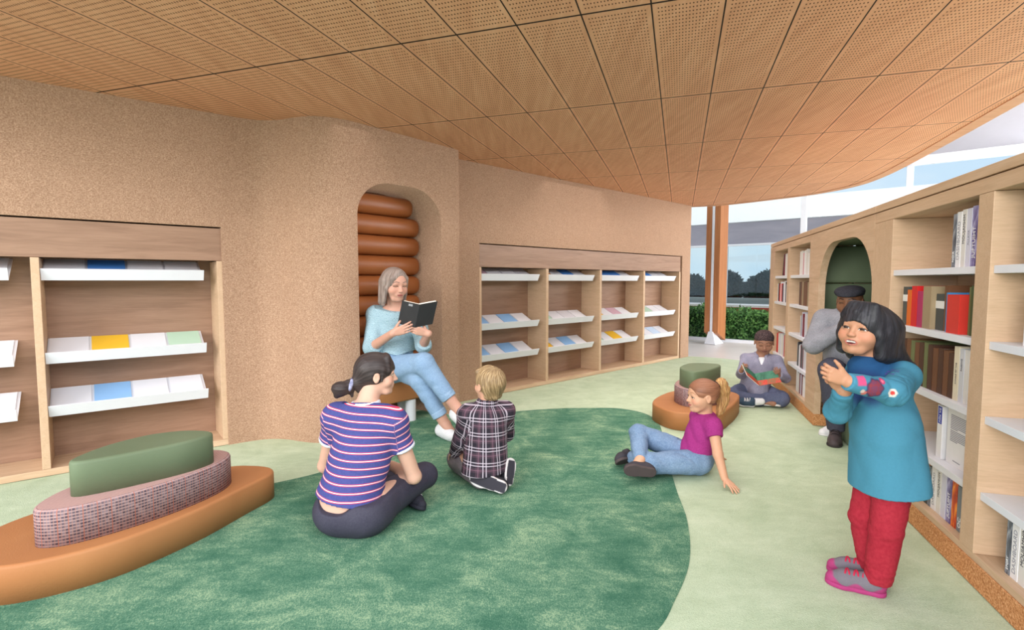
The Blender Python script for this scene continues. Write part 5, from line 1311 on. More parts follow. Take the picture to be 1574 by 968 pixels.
hd.ell(S, (-0.04, 0.46, -0.08), (0.275, 0.42, 0.44), 0.03, True); hd.ell(S, (0, 0.10, -0.62), (0.25, 0.28, 0.24), 0.04, True)
solid('hair', S, 0.0042, HG_, lady, pat=hair_pat(hd), disp=strands(hd, 0.0006, 56))
WS = cloth('white_sock', (222,222,228), (244,244,248), 160, 0.9, 0.3)
def sock(an, heel, toe, top_d):
    S = Shape(); S.cap(heel, toe, 0.043, 0.037, 0.01); S.cap(heel, heel + (toe - heel) * 0.62, 0.044, 0.047, 0.02); S.cap(heel + V3(0, 0, 0.01), an - top_d * 0.005, 0.044, 0.045, 0.02, cutB=True)
    solid('sock', S, 0.0042, WS, lady, disp=lambda P: folds(P, 0.0015, 70, 3.0), cut=[lambda P: 0.003 - P[:, 2]])
sock(anL + V3(0, 0, 0.0), V3(-0.545, 3.925, 0.046), V3(-0.415, 3.765, 0.040), dL); sock(anR + V3(0.01, -0.01, -0.015), V3(-0.42, 3.81, 0.205), V3(-0.315, 3.67, 0.150), dR)
# open black book in her hands
bkr = empty('book', tuple(bb), 0, 'open black hardback held up by the woman on the bench', 'book')
BLK = plain('black_cover', srgb(50,50,52), 0.55, 0.25)
def slab(bm, o, a, b, n, la, lb, t):
    P = [o, o + a*la, o + a*la + b*lb, o + b*lb]; vs = [bm.verts.new(p - bb) for p in P] + [bm.verts.new(p + n*t - bb) for p in P]
    for f in ((0,3,2,1),(4,5,6,7),(0,1,5,4),(1,2,6,5),(2,3,7,6),(3,0,4,7)): bm.faces.new([vs[i] for i in f])
for d_, wdt in ((bl_, 0.150), (br_, 0.135)):
    n_ = nrm(np.cross(d_, bu)); n_ = n_ if n_[1] > 0 else -n_
    bm = bmesh.new(); slab(bm, bb, d_, bu, n_, wdt, 0.185, 0.003); cv = finish(bm, 'cover', BLK, bkr)
    bm = bmesh.new(); slab(bm, bb + n_ * 0.004 + bu * 0.004 + d_ * 0.004, d_, bu, n_, wdt - 0.010, 0.178, 0.020); finish(bm, 'pages', PAGES, bkr)
n_ = nrm(np.cross(bl_, bu)); n_ = n_ if n_[1] < 0 else -n_
bm = bmesh.new(); slab(bm, bb + bl_ * 0.055 + bu * 0.158 + n_ * 0.0003, bl_, bu, n_, 0.035, 0.016, 0.0006); finish(bm, 'cover_mark', plain('grey_mark', srgb(150,150,154), 0.6, 0.2), bkr)

# ---------------------------------------------------------------- man in the flat cap, seated in the nook
begin((2.50, 3.85, 0))
SK = (132, 90, 66)
hd = Head((2.468, 3.77, 1.050), (-0.72, -0.66, -0.15), 0.230, mouth='shut', eyes='down', male=True)
ff = nrm((-0.62, -0.78, 0)); lt = nrm((-0.78, 0.62, 0))     # lt points to his right
hpR, hpL = V3(2.535, 3.97, 0.475), V3(2.65, 3.86, 0.475)
knR, anR = V3(2.315, 3.70, 0.555), V3(2.425, 3.80, 0.11)
knL, anL = V3(2.46, 3.56, 0.53), V3(2.60, 3.95, 0.10)
shR, shL = V3(2.360, 3.885, 0.905), V3(2.61, 3.70, 0.90)
elR, wrR = V3(2.235, 3.80, 0.730), V3(2.385, 3.70, 0.855)
elL, wrL = V3(2.58, 3.50, 0.68), V3(2.45, 3.62, 0.88)
nkb = V3(2.50, 3.80, 0.945)
B = Shape(); hd.build(B, nkb, 0.26)
B.cap((2.58, 3.91, 0.50), (2.51, 3.82, 0.82), 0.13, 0.14, 0.04, flat=ff, q=0.75).cap(shR, shL, 0.06, k=0.05)
B.chain([shR, elR, wrR], [0.055, 0.044, 0.032], 0.015).chain([shL, elL, wrL], [0.055, 0.044, 0.032], 0.015)
B.chain([hpR, knR, anR], [0.09, 0.06, 0.042], 0.03).chain([hpL, knL, anL], [0.09, 0.06, 0.042], 0.03)
B.cap(anR, anR + V3(-0.03, -0.05, -0.07), 0.034, 0.018).cap(anL, anL + V3(-0.05, -0.01, -0.065), 0.034, 0.018)
hand(B, wrR, (0.35, -0.35, 0.80), (0.6, 0.5, 0.0), 0.18, 1, [(70, 80, 40)] * 4, 3, (30, 25, 20, 10), 0.004)
hand(B, wrL, (-0.3, 0.2, 0.85), (-0.4, 0.7, 0.0), 0.18, -1, [(60, 70, 40)] * 4, 3, (30, 25, 20, 10), 0.004)
man = person(B, 0.0045, lambda P: hd.paint(P, np.tile(np.array(SK, float), (len(P), 1)), SK, (120, 70, 62), (30, 24, 22), iris=(30, 22, 18)), 'man in grey sweater and flat cap sitting in the green nook, hand at chin')
S = Shape()
S.cap((2.575, 3.905, 0.52), (2.505, 3.815, 0.82), 0.170, 0.172, 0.04, flat=ff, q=0.78).cap(shR, shL, 0.078, k=0.05); S.cap(nkb + V3(0, 0, -0.04), nkb + V3(-0.01, -0.01, 0.02), 0.085, 0.070, 0.04)
S.cap(shR, elR, 0.076, 0.066, 0.03).cap(elR, wrR + 0.02 * nrm(wrR - elR), 0.066, 0.046, 0.02, cutB=True); S.cap(shL, elL, 0.076, 0.064, 0.03).cap(elL, wrL, 0.064, 0.046, 0.02, cutB=True)
solid('sweater', S, 0.0048, cloth('grey_marl', (122,122,130), (158,158,166), 150, 0.9, 0.2, 14), man, disp=lambda P: folds(P, 0.0055, 34, 6.0, (0.2, 0.2, 0.9)) + creases(P, shR, elR, elR, 0.005, 7, 0.09), cut=[lambda P: 0.50 - P[:, 2]])
S = Shape()
S.cap(hpR, hpL, 0.115, k=0.03).chain([hpR, knR, anR], [0.110, 0.085, 0.058], 0.025).chain([hpL, knL, anL], [0.110, 0.085, 0.058], 0.025)
solid('trousers', S, 0.005, cloth('slate_trousers', (62,62,76), (84,84,98), 120, 0.85, 0.2), man, disp=lambda P: folds(P, 0.004, 40, 7.0, (0.1, 0.1, 1)), cut=[lambda P: 0.085 - P[:, 2]])
BRW = plain('brown_boot', srgb(74,64,66), 0.6, 0.25); BRS = plain('boot_sole', srgb(56,50,50), 0.7, 0.2)
shoe('boot', V3(2.455, 3.845, 0.0), V3(2.325, 3.655, 0.0), (0, 0, 1), 0.100, [BRW, BRS], man, 0.0045, laces=plain('dark_lace', srgb(44,40,42), 0.7, 0.1), high=0.85)
shoe('sneaker', V3(2.64, 3.98, 0.0), V3(2.40, 3.955, 0.0), (0, 0, 1), 0.092, [plain('white_sneaker', srgb(228,226,230), 0.6, 0.2), WSO], man, 0.0045, high=0.6)
# flat cap
S = Shape()
hd.ell(S, (0, -0.04, 0.34), (0.40, 0.47, 0.17), 0.05); hd.ell(S, (0, 0.04, 0.33), (0.40, 0.44, 0.13), 0.06); hd.ell(S, (0, 0.30, 0.26), (0.27, 0.22, 0.05), 0.06); hd.cap(S, (0, -0.05, 0.22), (0, -0.05, 0.30), 0.385, 0.39, 0.02, cutA=True, cutB=True)
S.p = S.p
solid('flat_cap', S, 0.0042, cloth('charcoal_wool', (44,44,50), (66,66,74), 150, 0.95, 0.5, 20), man, disp=lambda P: folds(P, 0.003, 50, 3.0), cut=[lambda P: hd.H * (0.215 - hd.loc(P)[:, 2])])
# ---------------------------------------------------------------- boy in the plaid shirt, sitting on his heels, seen from behind
begin((-0.13, 2.95, 0))
SK = (216, 166, 140)
hd = Head((-0.135, 2.965, 0.600), (-0.62, 0.78, 0.12), 0.200, child=True, mouth='shut', eyes='open', nose=0.75)
ff = nrm((-0.40, 0.92, 0)); lt = nrm((0.92, 0.40, 0))
hpL, hpR = V3(-0.215, 2.925, 0.155), V3(-0.095, 2.975, 0.155)
knL, anL = V3(-0.345, 3.17, 0.085), V3(-0.185, 2.90, 0.055)
knR, anR = V3(-0.215, 3.24, 0.085), V3(-0.045, 2.97, 0.06)
shL, shR = V3(-0.255, 2.935, 0.435), V3(-0.040, 3.01, 0.435)
elL, wrL = V3(-0.300, 2.985, 0.265), V3(-0.345, 3.06, 0.165)
elR, wrR = V3(-0.035, 3.12, 0.27), V3(-0.14, 3.22, 0.17)
nkb = V3(-0.145, 2.965, 0.480)
B = Shape(); hd.build(B, nkb, 0.22)
B.cap((-0.15, 2.95, 0.17), (-0.148, 2.965, 0.40), 0.095, 0.095, 0.03, flat=ff, q=0.75).cap(shL, shR, 0.042, k=0.03)
B.chain([shL, elL, wrL], [0.036, 0.030, 0.022]).chain([shR, elR, wrR], [0.036, 0.030, 0.022])
B.chain([hpL, knL, anL], [0.062, 0.045, 0.030], 0.02).chain([hpR, knR, anR], [0.062, 0.045, 0.030], 0.02)
B.cap(anL, (-0.175, 2.885, 0.055), 0.026, 0.022).cap(anR, (-0.035, 2.96, 0.07), 0.026, 0.022)
hand(B, wrL, (-0.35, 0.75, -0.45), (0.2, -0.3, -0.9), 0.115, -1, [(20, 25, 15)] * 4, 5, (40, 15, 15, 10), 0.0035)
hand(B, wrR, (-0.4, 0.7, -0.45), (0.1, -0.3, -0.9), 0.115, 1, [(20, 25, 15)] * 4, 5, (40, 15, 15, 10), 0.0035)
boy = person(B, 0.0036, lambda P: hd.paint(P, np.tile(np.array(SK, float), (len(P), 1)), SK, (196, 110, 104), (150, 116, 84), blush=(224, 150, 126)), 'child with blond hair and dark plaid shirt kneeling on the carpet, back turned')
S = Shape()
S.cap((-0.158, 2.935, 0.10), (-0.150, 2.96, 0.38), 0.136, 0.124, 0.03, flat=ff, q=0.82).cap(shL, shR, 0.055, k=0.045).cap(nkb + V3(0, 0, -0.035), nkb + V3(-0.003, 0.0, 0.018), 0.060, 0.050, 0.025, cutB=True)
S.cap(shL, elL, 0.054, 0.048, 0.03).cap(elL, wrL, 0.048, 0.036, 0.02, cutB=True).cap(shR, elR, 0.054, 0.048, 0.03).cap(elR, wrR, 0.048, 0.036, 0.02, cutB=True)
def plaid(P):
    q = P - V3(-0.15, 2.95, 0.3); la = q @ lt; z = q[:, 2]; fwd = q @ ff
    ang = np.where(np.abs(la) < 0.2, np.arctan2(la, -fwd + 0.02) * 0.13, la)
    aL = nrm(elL - shL); armL = near(P, shL - V3(0, 0, 0.05), elL) < 0.075
    armL2 = (near(P, elL, wrL) < 0.07); u = ang.copy(); v = z + 0.10 * la * 0.6
    d = nrm(wrL - shL); isl = (armL & (la < -0.105)) | armL2
    u = np.where(isl, (P - shL) @ nrm(np.cross(d, V3(0.5, -0.8, 0.1))) * 1.3, u); v = np.where(isl, 0.14 - (P - shL) @ d, v)
    return np.stack([u, v, z * 0], 1)
mP = NT('plaid_flannel', 0.9, 0.08); at = mP.n('ShaderNodeAttribute', attribute_name='pat'); sp = mP.n('ShaderNodeSeparateXYZ'); mP.l(at.outputs['Vector'], sp.inputs[0])
def band(co, per, off, wd):
    f = mP.math('FRACT', mP.math('DIVIDE', mP.math('ADD', co, 10 * per + off), per)); return mP.math('LESS_THAN', mP.math('ABSOLUTE', mP.math('SUBTRACT', f, 0.5)), wd)
fl = mP.noise(mP.coord(), 130, 2); c_ = mP.mix(fl, srgb(40,37,44), srgb(58,53,62))
for co in (sp.outputs[0], sp.outputs[1]): c_ = mP.mix(mP.math('MULTIPLY', band(co, 0.082, 0.041, 0.16), 0.16), c_, srgb(130,98,112))
for co in (sp.outputs[0], sp.outputs[1]):
    for o_ in (0.0, 0.0165): c_ = mP.mix(mP.math('MULTIPLY', band(co, 0.082, o_, 0.034), 0.55), c_, srgb(222,208,222))
    c_ = mP.mix(mP.math('MULTIPLY', band(co, 0.082, 0.041, 0.03), 0.25), c_, srgb(168,120,140))
mP.col(c_); mP.bump(fl, 0.2, 0.002)
solid('plaid_shirt', S, 0.004, mP.m, boy, pat=plaid, disp=lambda P: folds(P, 0.0042, 44, 9.0, (0.5, 0.2, 0.6)), cut=[lambda P: 0.100 + 0.03 * (P[:, 0] + 0.15) - P[:, 2]])
S = Shape(); cpt_ = nkb + V3(0, -0.004, 0.022)
for k in range(14):
    a0, a1 = 2*math.pi*k/14, 2*math.pi*(k+1)/14; S.cap(cpt_ + 0.047 * (lt*math.cos(a0) + ff*math.sin(a0)), cpt_ + 0.047 * (lt*math.cos(a1) + ff*math.sin(a1)), 0.0165, k=0.005)
solid('collar', S, 0.0035, mP.m, boy, pat=plaid)
S = Shape()
S.ell((-0.155, 2.94, 0.13), (0.105, 0.09, 0.080), np.stack([lt, ff, V3(0, 0, 1)], 1), 0.03)
S.chain([hpL - V3(0, 0, 0.03), knL], [0.066, 0.064], 0.03).chain([knL + V3(0, 0, -0.02), anL], [0.055, 0.044], 0.006).chain([hpR - V3(0, 0, 0.03), knR], [0.066, 0.064], 0.03).chain([knR + V3(0, 0, -0.02), anR], [0.055, 0.044], 0.006)
solid('trousers', S, 0.0042, cloth('grey_chinos', (104,98,104), (136,128,134), 120, 0.9, 0.2), boy, disp=lambda P: folds(P, 0.0045, 55, 2.0, (0.5, 0.5, 0.5)), cut=[lambda P: 0.004 - P[:, 2]])
CAN = plain('black_canvas', srgb(46,46,52), 0.8, 0.1); RUB = attr_mat('shoe_sole', 0.7, 0.15)
def plimsoll(heel, toe, up, W):
    """sole faces the viewer: dark rubber pad with a pale rim"""
    heel = np.asarray(heel, float); toe = np.asarray(toe, float); f = nrm(toe - heel); u = nrm(np.asarray(up, float) - f * (np.asarray(up, float) @ f)); L = np.linalg.norm(toe - heel); s_ = np.cross(f, u)
    def col(P):
        q = P - heel; a = q @ f / L; b = q @ s_ / W; c = q @ u
        wd = 0.40 + 0.10 * np.sin(np.clip(a, 0, 1) * 3.1) * (a > 0.3); inn = sst(0.80, 0.72, np.abs(b) / wd) * sst(0.02, 0.05, a) * sst(0.98, 0.95, a) * sst(0.004, 0.002, c)
        return np.array((214, 208, 208.)) * (1 - inn[:, None]) + np.array((58, 56, 64.)) * inn[:, None]
    up_o = shoe('shoe', heel, toe, up, W, [CAN, RUB], boy, 0.0035, high=0.5)
    so = [c for c in up_o.children if c.name.startswith('sole')][0]
    P = np.array([v.co[:] for v in so.data.vertices]) + ORG; c = np.clip(col(P) / 255, 0, 1); c = np.where(c <= 0.04045, c / 12.92, ((c + 0.055) / 1.055) ** 2.4)
    at = so.data.attributes.new('Col', 'FLOAT_COLOR', 'POINT'); at.data.foreach_set('color', np.concatenate([c, np.ones((len(c), 1))], 1).astype(np.float32).ravel())
plimsoll((-0.028, 2.795, 0.046), (-0.240, 2.865, 0.098), (0.12, 0.80, -0.10), 0.092)
plimsoll((-0.015, 2.88, 0.036), (0.000, 2.94, 0.165), (-0.62, 0.72, -0.25), 0.074)
HBL = hair_mat('blond_hair', (104,82,58), (144,118,84), (188,162,124), (80, 80, 22))
crown = hd.w(0.10, -0.28, 0.42)
def whorl(hd, crown):
    def f(P):
        q = (P - crown) @ hd.M; a = np.arctan2(q[:, 0], q[:, 1]) + 3.0 * np.linalg.norm(q, axis=1); return np.stack([a * 0.13, 0 * a, np.linalg.norm(q, axis=1)], 1)
    return f
def tufts(hd, crown, amp):
    def f(P):
        q = (P - crown) @ hd.M; r = np.linalg.norm(q, axis=1); a = np.arctan2(q[:, 0], q[:, 1]) + 3.5 * r; return amp * (np.sin(a * 34 + 3 * np.sin(r * 60)) * sst(0.0, 0.03, r) + 0.8 * np.sin(a * 13 + r * 90))
    return f
S = Shape()
hd.ell(S, (0, -0.09, 0.16), (0.415, 0.475, 0.405)); hd.cap(S, (0, -0.36, 0.08), (0, -0.33, -0.24), 0.20, 0.13, 0.10); hd.cap(S, (0.2, -0.25, 0.0), (0.16, -0.24, -0.24), 0.17, 0.13, 0.1); hd.cap(S, (-0.2, -0.25, 0.0), (-0.16, -0.24, -0.24), 0.17, 0.13, 0.1)
hd.cap(S, (0.1, 0.16, 0.44), (-0.2, 0.30, 0.34), 0.10, 0.08, 0.08)
hd.ell(S, (0, 0.46, -0.16), (0.42, 0.36, 0.36), 0.04, True); hd.ell(S, (0, 0.06, -0.55), (0.36, 0.30, 0.28), 0.04, True)
for sx in (-1, 1): hd.ell(S, (sx * 0.43, -0.03, -0.05), (0.11, 0.10, 0.14), 0.02, True)
solid('hair', S, 0.0032, HBL, boy, pat=whorl(hd, crown), disp=tufts(hd, crown, 0.0022))

# ---------------------------------------------------------------- girl in the magenta shirt, leaning back on her hands
begin((1.15, 3.20, 0))
SK = (214, 164, 134)
hd = Head((1.170, 3.15, 0.492), (-0.985, -0.08, -0.03), 0.202, child=True, mouth='smile', eyes='narrow', nose=0.85)
hpL, hpR = V3(1.150, 3.125, 0.085), V3(1.145, 3.245, 0.085)
knL, anL = V3(0.850, 3.075, 0.095), V3(0.775, 3.28, 0.065)
knR, anR = V3(0.822, 3.285, 0.215), V3(0.775, 3.055, 0.125)
shL, shR = V3(1.222, 3.085, 0.325), V3(1.205, 3.285, 0.325)
elL, wrL = V3(1.222, 3.000, 0.175), V3(1.242, 2.945, 0.050)
elR, wrR = V3(1.30, 3.34, 0.175), V3(1.345, 3.36, 0.045)
nkb = V3(1.205, 3.175, 0.375)
ff = nrm((-0.94, 0, 0.33)); 
B = Shape(); hd.build(B, nkb, 0.20)
B.cap((1.155, 3.185, 0.10), (1.20, 3.185, 0.30), 0.088, 0.082, 0.03, flat=ff, q=0.78).cap(shL, shR, 0.038, k=0.03)
B.chain([shL, elL, wrL], [0.036, 0.029, 0.021]).chain([shR, elR, wrR], [0.036, 0.029, 0.021])
B.chain([hpL, knL, anL], [0.045, 0.042, 0.028], 0.02).chain([hpR, knR, anR], [0.045, 0.042, 0.028], 0.02)
B.cap(anL, (0.70, 3.30, 0.045), 0.026, 0.022).cap(anR, (0.73, 3.03, 0.085), 0.028, 0.024)
hand(B, wrL, (0.30, -0.85, -0.30), (0.1, -0.25, -1), 0.118, -1, [(6, 8, 4), (4, 8, 4), (4, 8, 4), (6, 8, 4)], 9, (40, 8, 5, 0), 0.003)
hand(B, wrR, (0.75, 0.45, -0.28), (0.2, 0.1, -1), 0.118, 1, [(6, 8, 4)] * 4, 9, (40, 8, 5, 0), 0.003)
mag = person(B, 0.0034, lambda P: hd.paint(P, np.tile(np.array(SK, float), (len(P), 1)), SK, (196, 96, 98), (150, 104, 70), iris=(70, 60, 50), blush=(226, 146, 124)), 'girl with ponytail in magenta shirt and jeans leaning back on her hands on the carpet')
S = Shape()
S.cap((1.152, 3.185, 0.12), (1.200, 3.185, 0.29), 0.116, 0.102, 0.03, flat=ff, q=0.84).cap(shL, shR, 0.048, k=0.04).cap((1.205, 3.185, 0.325), nkb + V3(0.0, 0, -0.01), 0.062, 0.050, 0.03, cutB=True)
sL = shL + 0.40 * (elL - shL); sR = shR + 0.40 * (elR - shR)
S.cap(shL, sL, 0.048, 0.047, 0.025, cutB=True).cap(shR, sR, 0.048, 0.047, 0.025, cutB=True)
tn = nrm((0.25, 0, 1.0)); tc_ = V3(1.15, 3.185, 0.105)
solid('t_shirt', S, 0.0036, cloth('magenta_jersey', (146,44,112), (170,62,134), 130, 0.85, 0.2), mag, disp=lambda P: folds(P, 0.0050, 46, 4.0, (0.6, 0.1, 0.7)), cut=[lambda P: -((P - tc_) @ tn)])
S = Shape()
S.ell((1.16, 3.185, 0.095), (0.105, 0.115, 0.090), k=0.03).chain([hpL, knL, knL + 0.86 * (anL - knL)], [0.080, 0.060, 0.044], 0.02).chain([hpR, knR, knR + 0.86 * (anR - knR)], [0.080, 0.060, 0.044], 0.012)
solid('jeans', S, 0.0038, cloth('washed_denim', (98,124,158), (140,164,192), 130, 0.9, 0.3, 8), mag, disp=lambda P: folds(P, 0.005, 55, 5.0, (0.8, 0.4, 0.4)), cut=[lambda P: 0.003 - P[:, 2], lambda P: np.where(near(P, (1.17, 3.185, 0.20)) < 0.125, (P - V3(1.15, 3.185, 0.168)) @ tn, -1.0)])
DGR = plain('dark_grey_shoe', srgb(66,62,68), 0.75, 0.15); GSO = plain('brown_rubber_sole', srgb(84,74,74), 0.8, 0.1)
shoe('shoe', (0.855, 2.985, 0.062), (0.668, 2.985, 0.085), (0.05, 0.92, 0.30), 0.082, [DGR, GSO], mag, 0.0035, high=0.6)
shoe('shoe', (0.80, 3.30, 0.03), (0.675, 3.22, 0.045), (-0.25, 0.55, 0.6), 0.076, [DGR, GSO], mag, 0.0035, high=0.6)
HAU = hair_mat('auburn_hair', (116,74,56), (144,96,72), (172,122,94), (80, 80, 14))
tie = hd.w(0.06, -0.52, 0.30)
S = Shape()
hd.ell(S, (0, -0.075, 0.15), (0.392, 0.465, 0.39)); hd.cap(S, (0, -0.36, 0.16), (0.03, -0.50, 0.28), 0.22, 0.10, 0.12); hd.cap(S, (0.2, -0.2, -0.05), (0.1, -0.44, 0.1), 0.16, 0.12, 0.12); hd.cap(S, (-0.2, -0.2, -0.05), (0.0, -0.44, 0.1), 0.16, 0.12, 0.12)
hd.ell(S, (0, 0.44, -0.12), (0.37, 0.36, 0.40), 0.04, True)
for sx in (-1, 1): hd.ell(S, (sx * 0.42, -0.02, -0.06), (0.13, 0.12, 0.16), 0.03, True)
hd.ell(S, (0, 0.06, -0.50), (0.36, 0.34, 0.26), 0.05, True)
hair = solid('hair', S, 0.0032, HAU, mag, pat=tied_pat(hd, tie), disp=tied_strands(hd, tie, 0.0006, 66))
S = Shape()
pt = [tie, hd.w(0.10, -0.68, 0.34), hd.w(0.14, -0.78, 0.12), hd.w(0.16, -0.76, -0.22), hd.w(0.15, -0.68, -0.52), hd.w(0.13, -0.60, -0.66)]
S.chain(pt, [0.022, 0.030, 0.034, 0.033, 0.024, 0.007], 0.02)
HPO = hair_mat('ponytail_hair', (136,92,58), (176,132,84), (208,168,112), (90, 90, 10))
solid('ponytail', S, 0.0032, HPO, hair, pat=lambda P: np.stack([((P - tie) @ hd.M)[:, 1], ((P - tie) @ hd.M)[:, 0], P[:, 2]], 1), disp=lambda P: 0.0022 * np.sin(((P - tie) @ hd.M)[:, 1] * 420 + 4 * np.sin(P[:, 2] * 30)) + 0.002 * np.sin(((P - tie) @ hd.M)[:, 0] * 380 + P[:, 2] * 40))
S = Shape()
a1, a2 = hd.M @ V3(1, 0, 0), hd.M @ nrm(V3(0, 0.6, 1))
for k in range(12):
    b0, b1 = 2*math.pi*k/12, 2*math.pi*(k+1)/12; S.cap(tie + 0.024*(a1*math.cos(b0) + a2*math.sin(b0)), tie + 0.024*(a1*math.cos(b1) + a2*math.sin(b1)), 0.007, k=0.003)
solid('hair_tie', S, 0.003, plain('dark_elastic', srgb(52,40,44), 0.8, 0.1), hair)

# ---------------------------------------------------------------- boy reading cross-legged beside the far bookcase
begin((2.42, 5.08, 0))
SK = (160, 116, 94)
hd = Head((2.487, 5.06, 0.595), (-0.36, -0.88, -0.30), 0.225, child=True, mouth='smile', eyes='down', nose=0.85)
ff = nrm((-0.40, -0.92, 0)); lt = nrm((0.92, -0.40, 0))
hpR, hpL = V3(2.34, 5.14, 0.10), V3(2.50, 5.08, 0.10)
knR, anR = V3(2.135, 4.98, 0.085), V3(2.41, 4.86, 0.055)
knL, anL = V3(2.555, 4.84, 0.085), V3(2.28, 4.93, 0.055)
shR, shL = V3(2.345, 5.13, 0.425), V3(2.595, 5.03, 0.425)
elR, wrR = V3(2.255, 5.03, 0.285), V3(2.190, 4.885, 0.345)
elL, wrL = V3(2.640, 4.93, 0.265), V3(2.510, 4.81, 0.315)
nkb = V3(2.475, 5.085, 0.47)
B = Shape(); hd.build(B, nkb, 0.21)
B.cap((2.42, 5.10, 0.12), (2.47, 5.08, 0.38), 0.10, 0.10, 0.03, flat=ff, q=0.75).cap(shR, shL, 0.042, k=0.03)
B.chain([shR, elR, wrR], [0.038, 0.031, 0.022]).chain([shL, elL, wrL], [0.038, 0.031, 0.022])
B.chain([hpR, knR, anR], [0.065, 0.045, 0.030], 0.02).chain([hpL, knL, anL], [0.065, 0.045, 0.030], 0.02)
B.cap(anR, (2.47, 4.80, 0.045), 0.028, 0.024).cap(anL, (2.20, 4.90, 0.045), 0.028, 0.024)
hand(B, wrR, (-0.15, -0.65, 0.55), (0.75, -0.2, 0.2), 0.125, 1, [(45, 45, 25)] * 4, 5, (35, 15, 15, 20), 0.0035)
hand(B, wrL, (-0.45, -0.60, 0.45), (-0.50, 0.35, 0.75), 0.125, -1, [(35, 35, 20)] * 4, 5, (35, 15, 15, 20), 0.0035)
rd = person(B, 0.0042, lambda P: hd.paint(P, np.tile(np.array(SK, float), (len(P), 1)), SK, (120, 66, 62), (44, 32, 28), iris=(30, 20, 18)), 'boy in grey shirt and jeans reading cross-legged on the carpet beside the far bookcase')
S = Shape()
S.cap((2.42, 5.095, 0.13), (2.465, 5.08, 0.37), 0.140, 0.132, 0.03, flat=ff, q=0.80).cap(shR, shL, 0.050, k=0.04).cap((2.44, 4.99, 0.20), (2.40, 4.965, 0.12), 0.075, 0.085, 0.04)
S.cap(shR, elR, 0.050, 0.043, 0.025).cap(elR, wrR, 0.043, 0.033, 0.018, cutB=True).cap(shL, elL, 0.050, 0.043, 0.025).cap(elL, wrL, 0.043, 0.033, 0.018, cutB=True)
shm = cloth('grey_chambray', (126,124,146), (160,158,178), 150, 0.9, 0.2, 16)
def neckv(P):
    q = P - nkb; top = np.where(np.linalg.norm(q, axis=1) < 0.10, (P - (nkb + V3(0, 0, 0.012))) @ nrm((-0.08, -0.18, 1.0)), -1.0)
    vv_ = np.minimum((q[:, 2] + 0.095) * 0.42 - np.abs(q @ lt), (q @ ff) - 0.01)
    return np.maximum(top, np.where(np.linalg.norm(q, axis=1) < 0.14, vv_, -1.0))
solid('shirt', S, 0.0044, shm, rd, disp=lambda P: folds(P, 0.0055, 44, 12.0, (0.3, 0.3, 0.8)), cut=[neckv, lambda P: 0.10 - P[:, 2]])
S = Shape(); S.cap((2.462, 5.050, 0.40), nkb + V3(-0.012, -0.026, -0.022), 0.070, 0.050, 0.01, cutB=True); solid('undershirt', S, 0.004, plain('white_tee', srgb(232,232,236), 0.9, 0.1), rd)
for sx in (-1, 1):
    S = Shape(); S.chain([nkb + lt*sx*0.030 - ff*0.045 + V3(0, 0, 0.018), nkb + lt*sx*0.056 + V3(0, 0, 0.014), nkb + lt*sx*0.040 + ff*0.066 + V3(0, 0, -0.012), nkb + lt*sx*0.050 + ff*0.088 + V3(0, 0, -0.050)], [0.013, 0.015, 0.017, 0.008], 0.004); solid('collar', S, 0.004, shm, rd)
S = Shape()
S.ell((2.42, 5.10, 0.105), (0.135, 0.115, 0.10), np.stack([lt, ff, V3(0, 0, 1)], 1), 0.03).chain([hpR, knR, knR + 0.85*(anR-knR)], [0.085, 0.068, 0.050], 0.02).chain([hpL, knL, knL + 0.85*(anL-knL)], [0.085, 0.072, 0.052], 0.02)
solid('jeans', S, 0.0046, cloth('dark_denim', (74,80,106), (108,114,142), 130, 0.9, 0.25), rd, disp=lambda P: folds(P, 0.005, 50, 15.0, (0.6, 0.4, 0.3)), cut=[lambda P: 0.003 - P[:, 2]])
BSN = plain('blue_canvas', srgb(66,84,104), 0.75, 0.15)
shoe('sneaker', (2.315, 4.865, 0.012), (2.165, 4.895, 0.03), (0.1, -0.55, 0.8), 0.08, [BSN, WSO], rd, 0.004, laces=WSO, high=0.6)
shoe('sneaker', (2.40, 4.875, 0.012), (2.52, 4.79, 0.02), (0.0, 0.35, 0.9), 0.078, [BSN, WSO], rd, 0.004, high=0.6)
S = Shape(); S.cap((2.322, 4.85, 0.055), (2.372, 4.845, 0.06), 0.036, 0.034, 0.01); solid('sock', S, 0.004, WS, rd)
S = Shape()
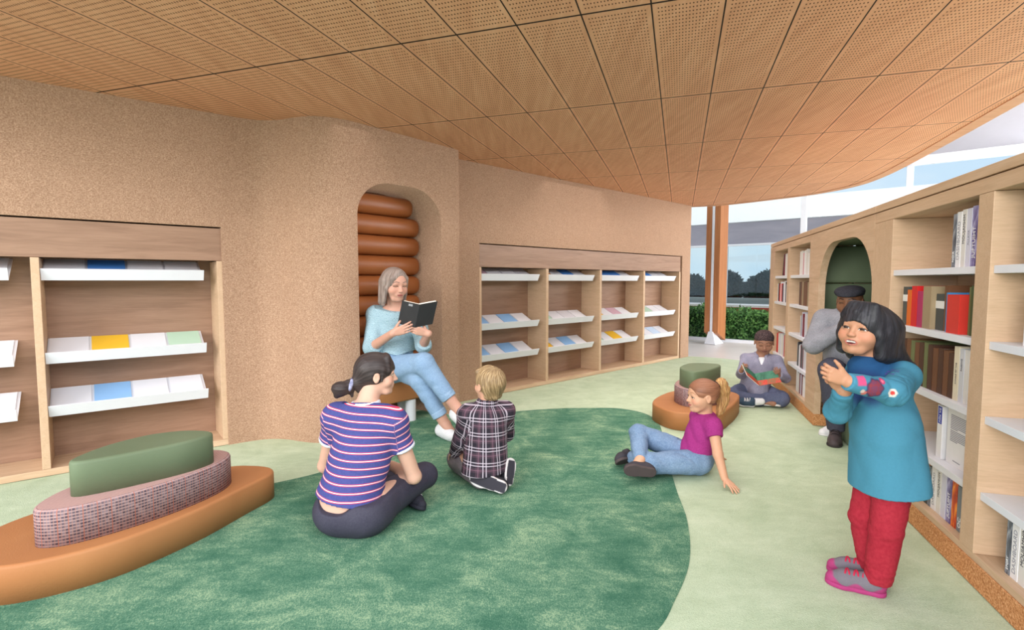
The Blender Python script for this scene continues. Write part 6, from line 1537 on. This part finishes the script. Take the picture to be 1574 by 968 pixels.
hd.ell(S, (0, -0.10, 0.20), (0.395, 0.455, 0.325), 0.05); hd.ell(S, (0, 0.42, -0.10), (0.42, 0.28, 0.30), 0.05, True); hd.ell(S, (0, 0.0, -0.30), (0.45, 0.50, 0.30), 0.06, True)
mC = NT('short_curly_hair', 0.9, 0.1); vv = mC.coord(); vo = mC.n('ShaderNodeTexVoronoi'); vo.inputs['Scale'].default_value = 110; mC.l(vv, vo.inputs['Vector']); mC.col(mC.ramp(vo.outputs['Distance'], [(0.1, srgb(112,94,94)), (0.6, srgb(62,50,52))])); mC.bump(vo.outputs['Distance'], 0.8, -0.006)
solid('hair', S, 0.004, mC.m, rd, disp=lambda P: 0.0018 * np.sin(P[:, 0] * 380) * np.sin(P[:, 1] * 360) * np.sin(P[:, 2] * 370))
# picture book in his hands
pbk = empty('book', (2.31, 4.80, 0.265), 0, 'open picture book with green and red covers in the hands of the reading boy', 'book')
o_ = V3(2.31, 4.80, 0.265)
GC = art_mat('green_cover', [(30,74,58), (44,100,78), (60,120,96)], 5); RC = art_mat('red_picture', [(150,40,34), (206,70,52), (150,90,60), (92,110,70)], 7)
def pslab(name, o, a, b, la, lb, t, mat):
    n = nrm(np.cross(a, b)); P = [o, o + a*la, o + a*la + b*lb, o + b*lb]; bm = bmesh.new()
    vs = [bm.verts.new(p - o_) for p in P] + [bm.verts.new(p + n*t - o_) for p in P]
    for f in ((0,3,2,1),(4,5,6,7),(0,1,5,4),(1,2,6,5),(2,3,7,6),(3,0,4,7)): bm.faces.new([vs[i] for i in f])
    return finish(bm, name, mat, pbk)
sp_d = nrm((-0.05, 0.45, 0.62)); sp_d = nrm((0.02, -0.50, -0.45)) * -1
for a_, la in ((nrm((-0.62, -0.10, 0.50)), 0.165), (nrm((0.80, -0.30, 0.22)), 0.185)):
    n0 = nrm(np.cross(a_, sp_d)); sg = 1 if n0[1] > 0 else -1
    pslab('cover', o_, a_, sp_d, la, 0.085, 0.003 * sg, GC); pslab('cover_art', o_ - sp_d * 0.055, a_, sp_d, la, 0.055, 0.003 * sg, RC)
    pslab('pages', o_ + n0 * sg * 0.004 - sp_d * 0.050 + a_ * 0.004, a_, sp_d, la - 0.008, 0.130, 0.006 * sg, PAGES)
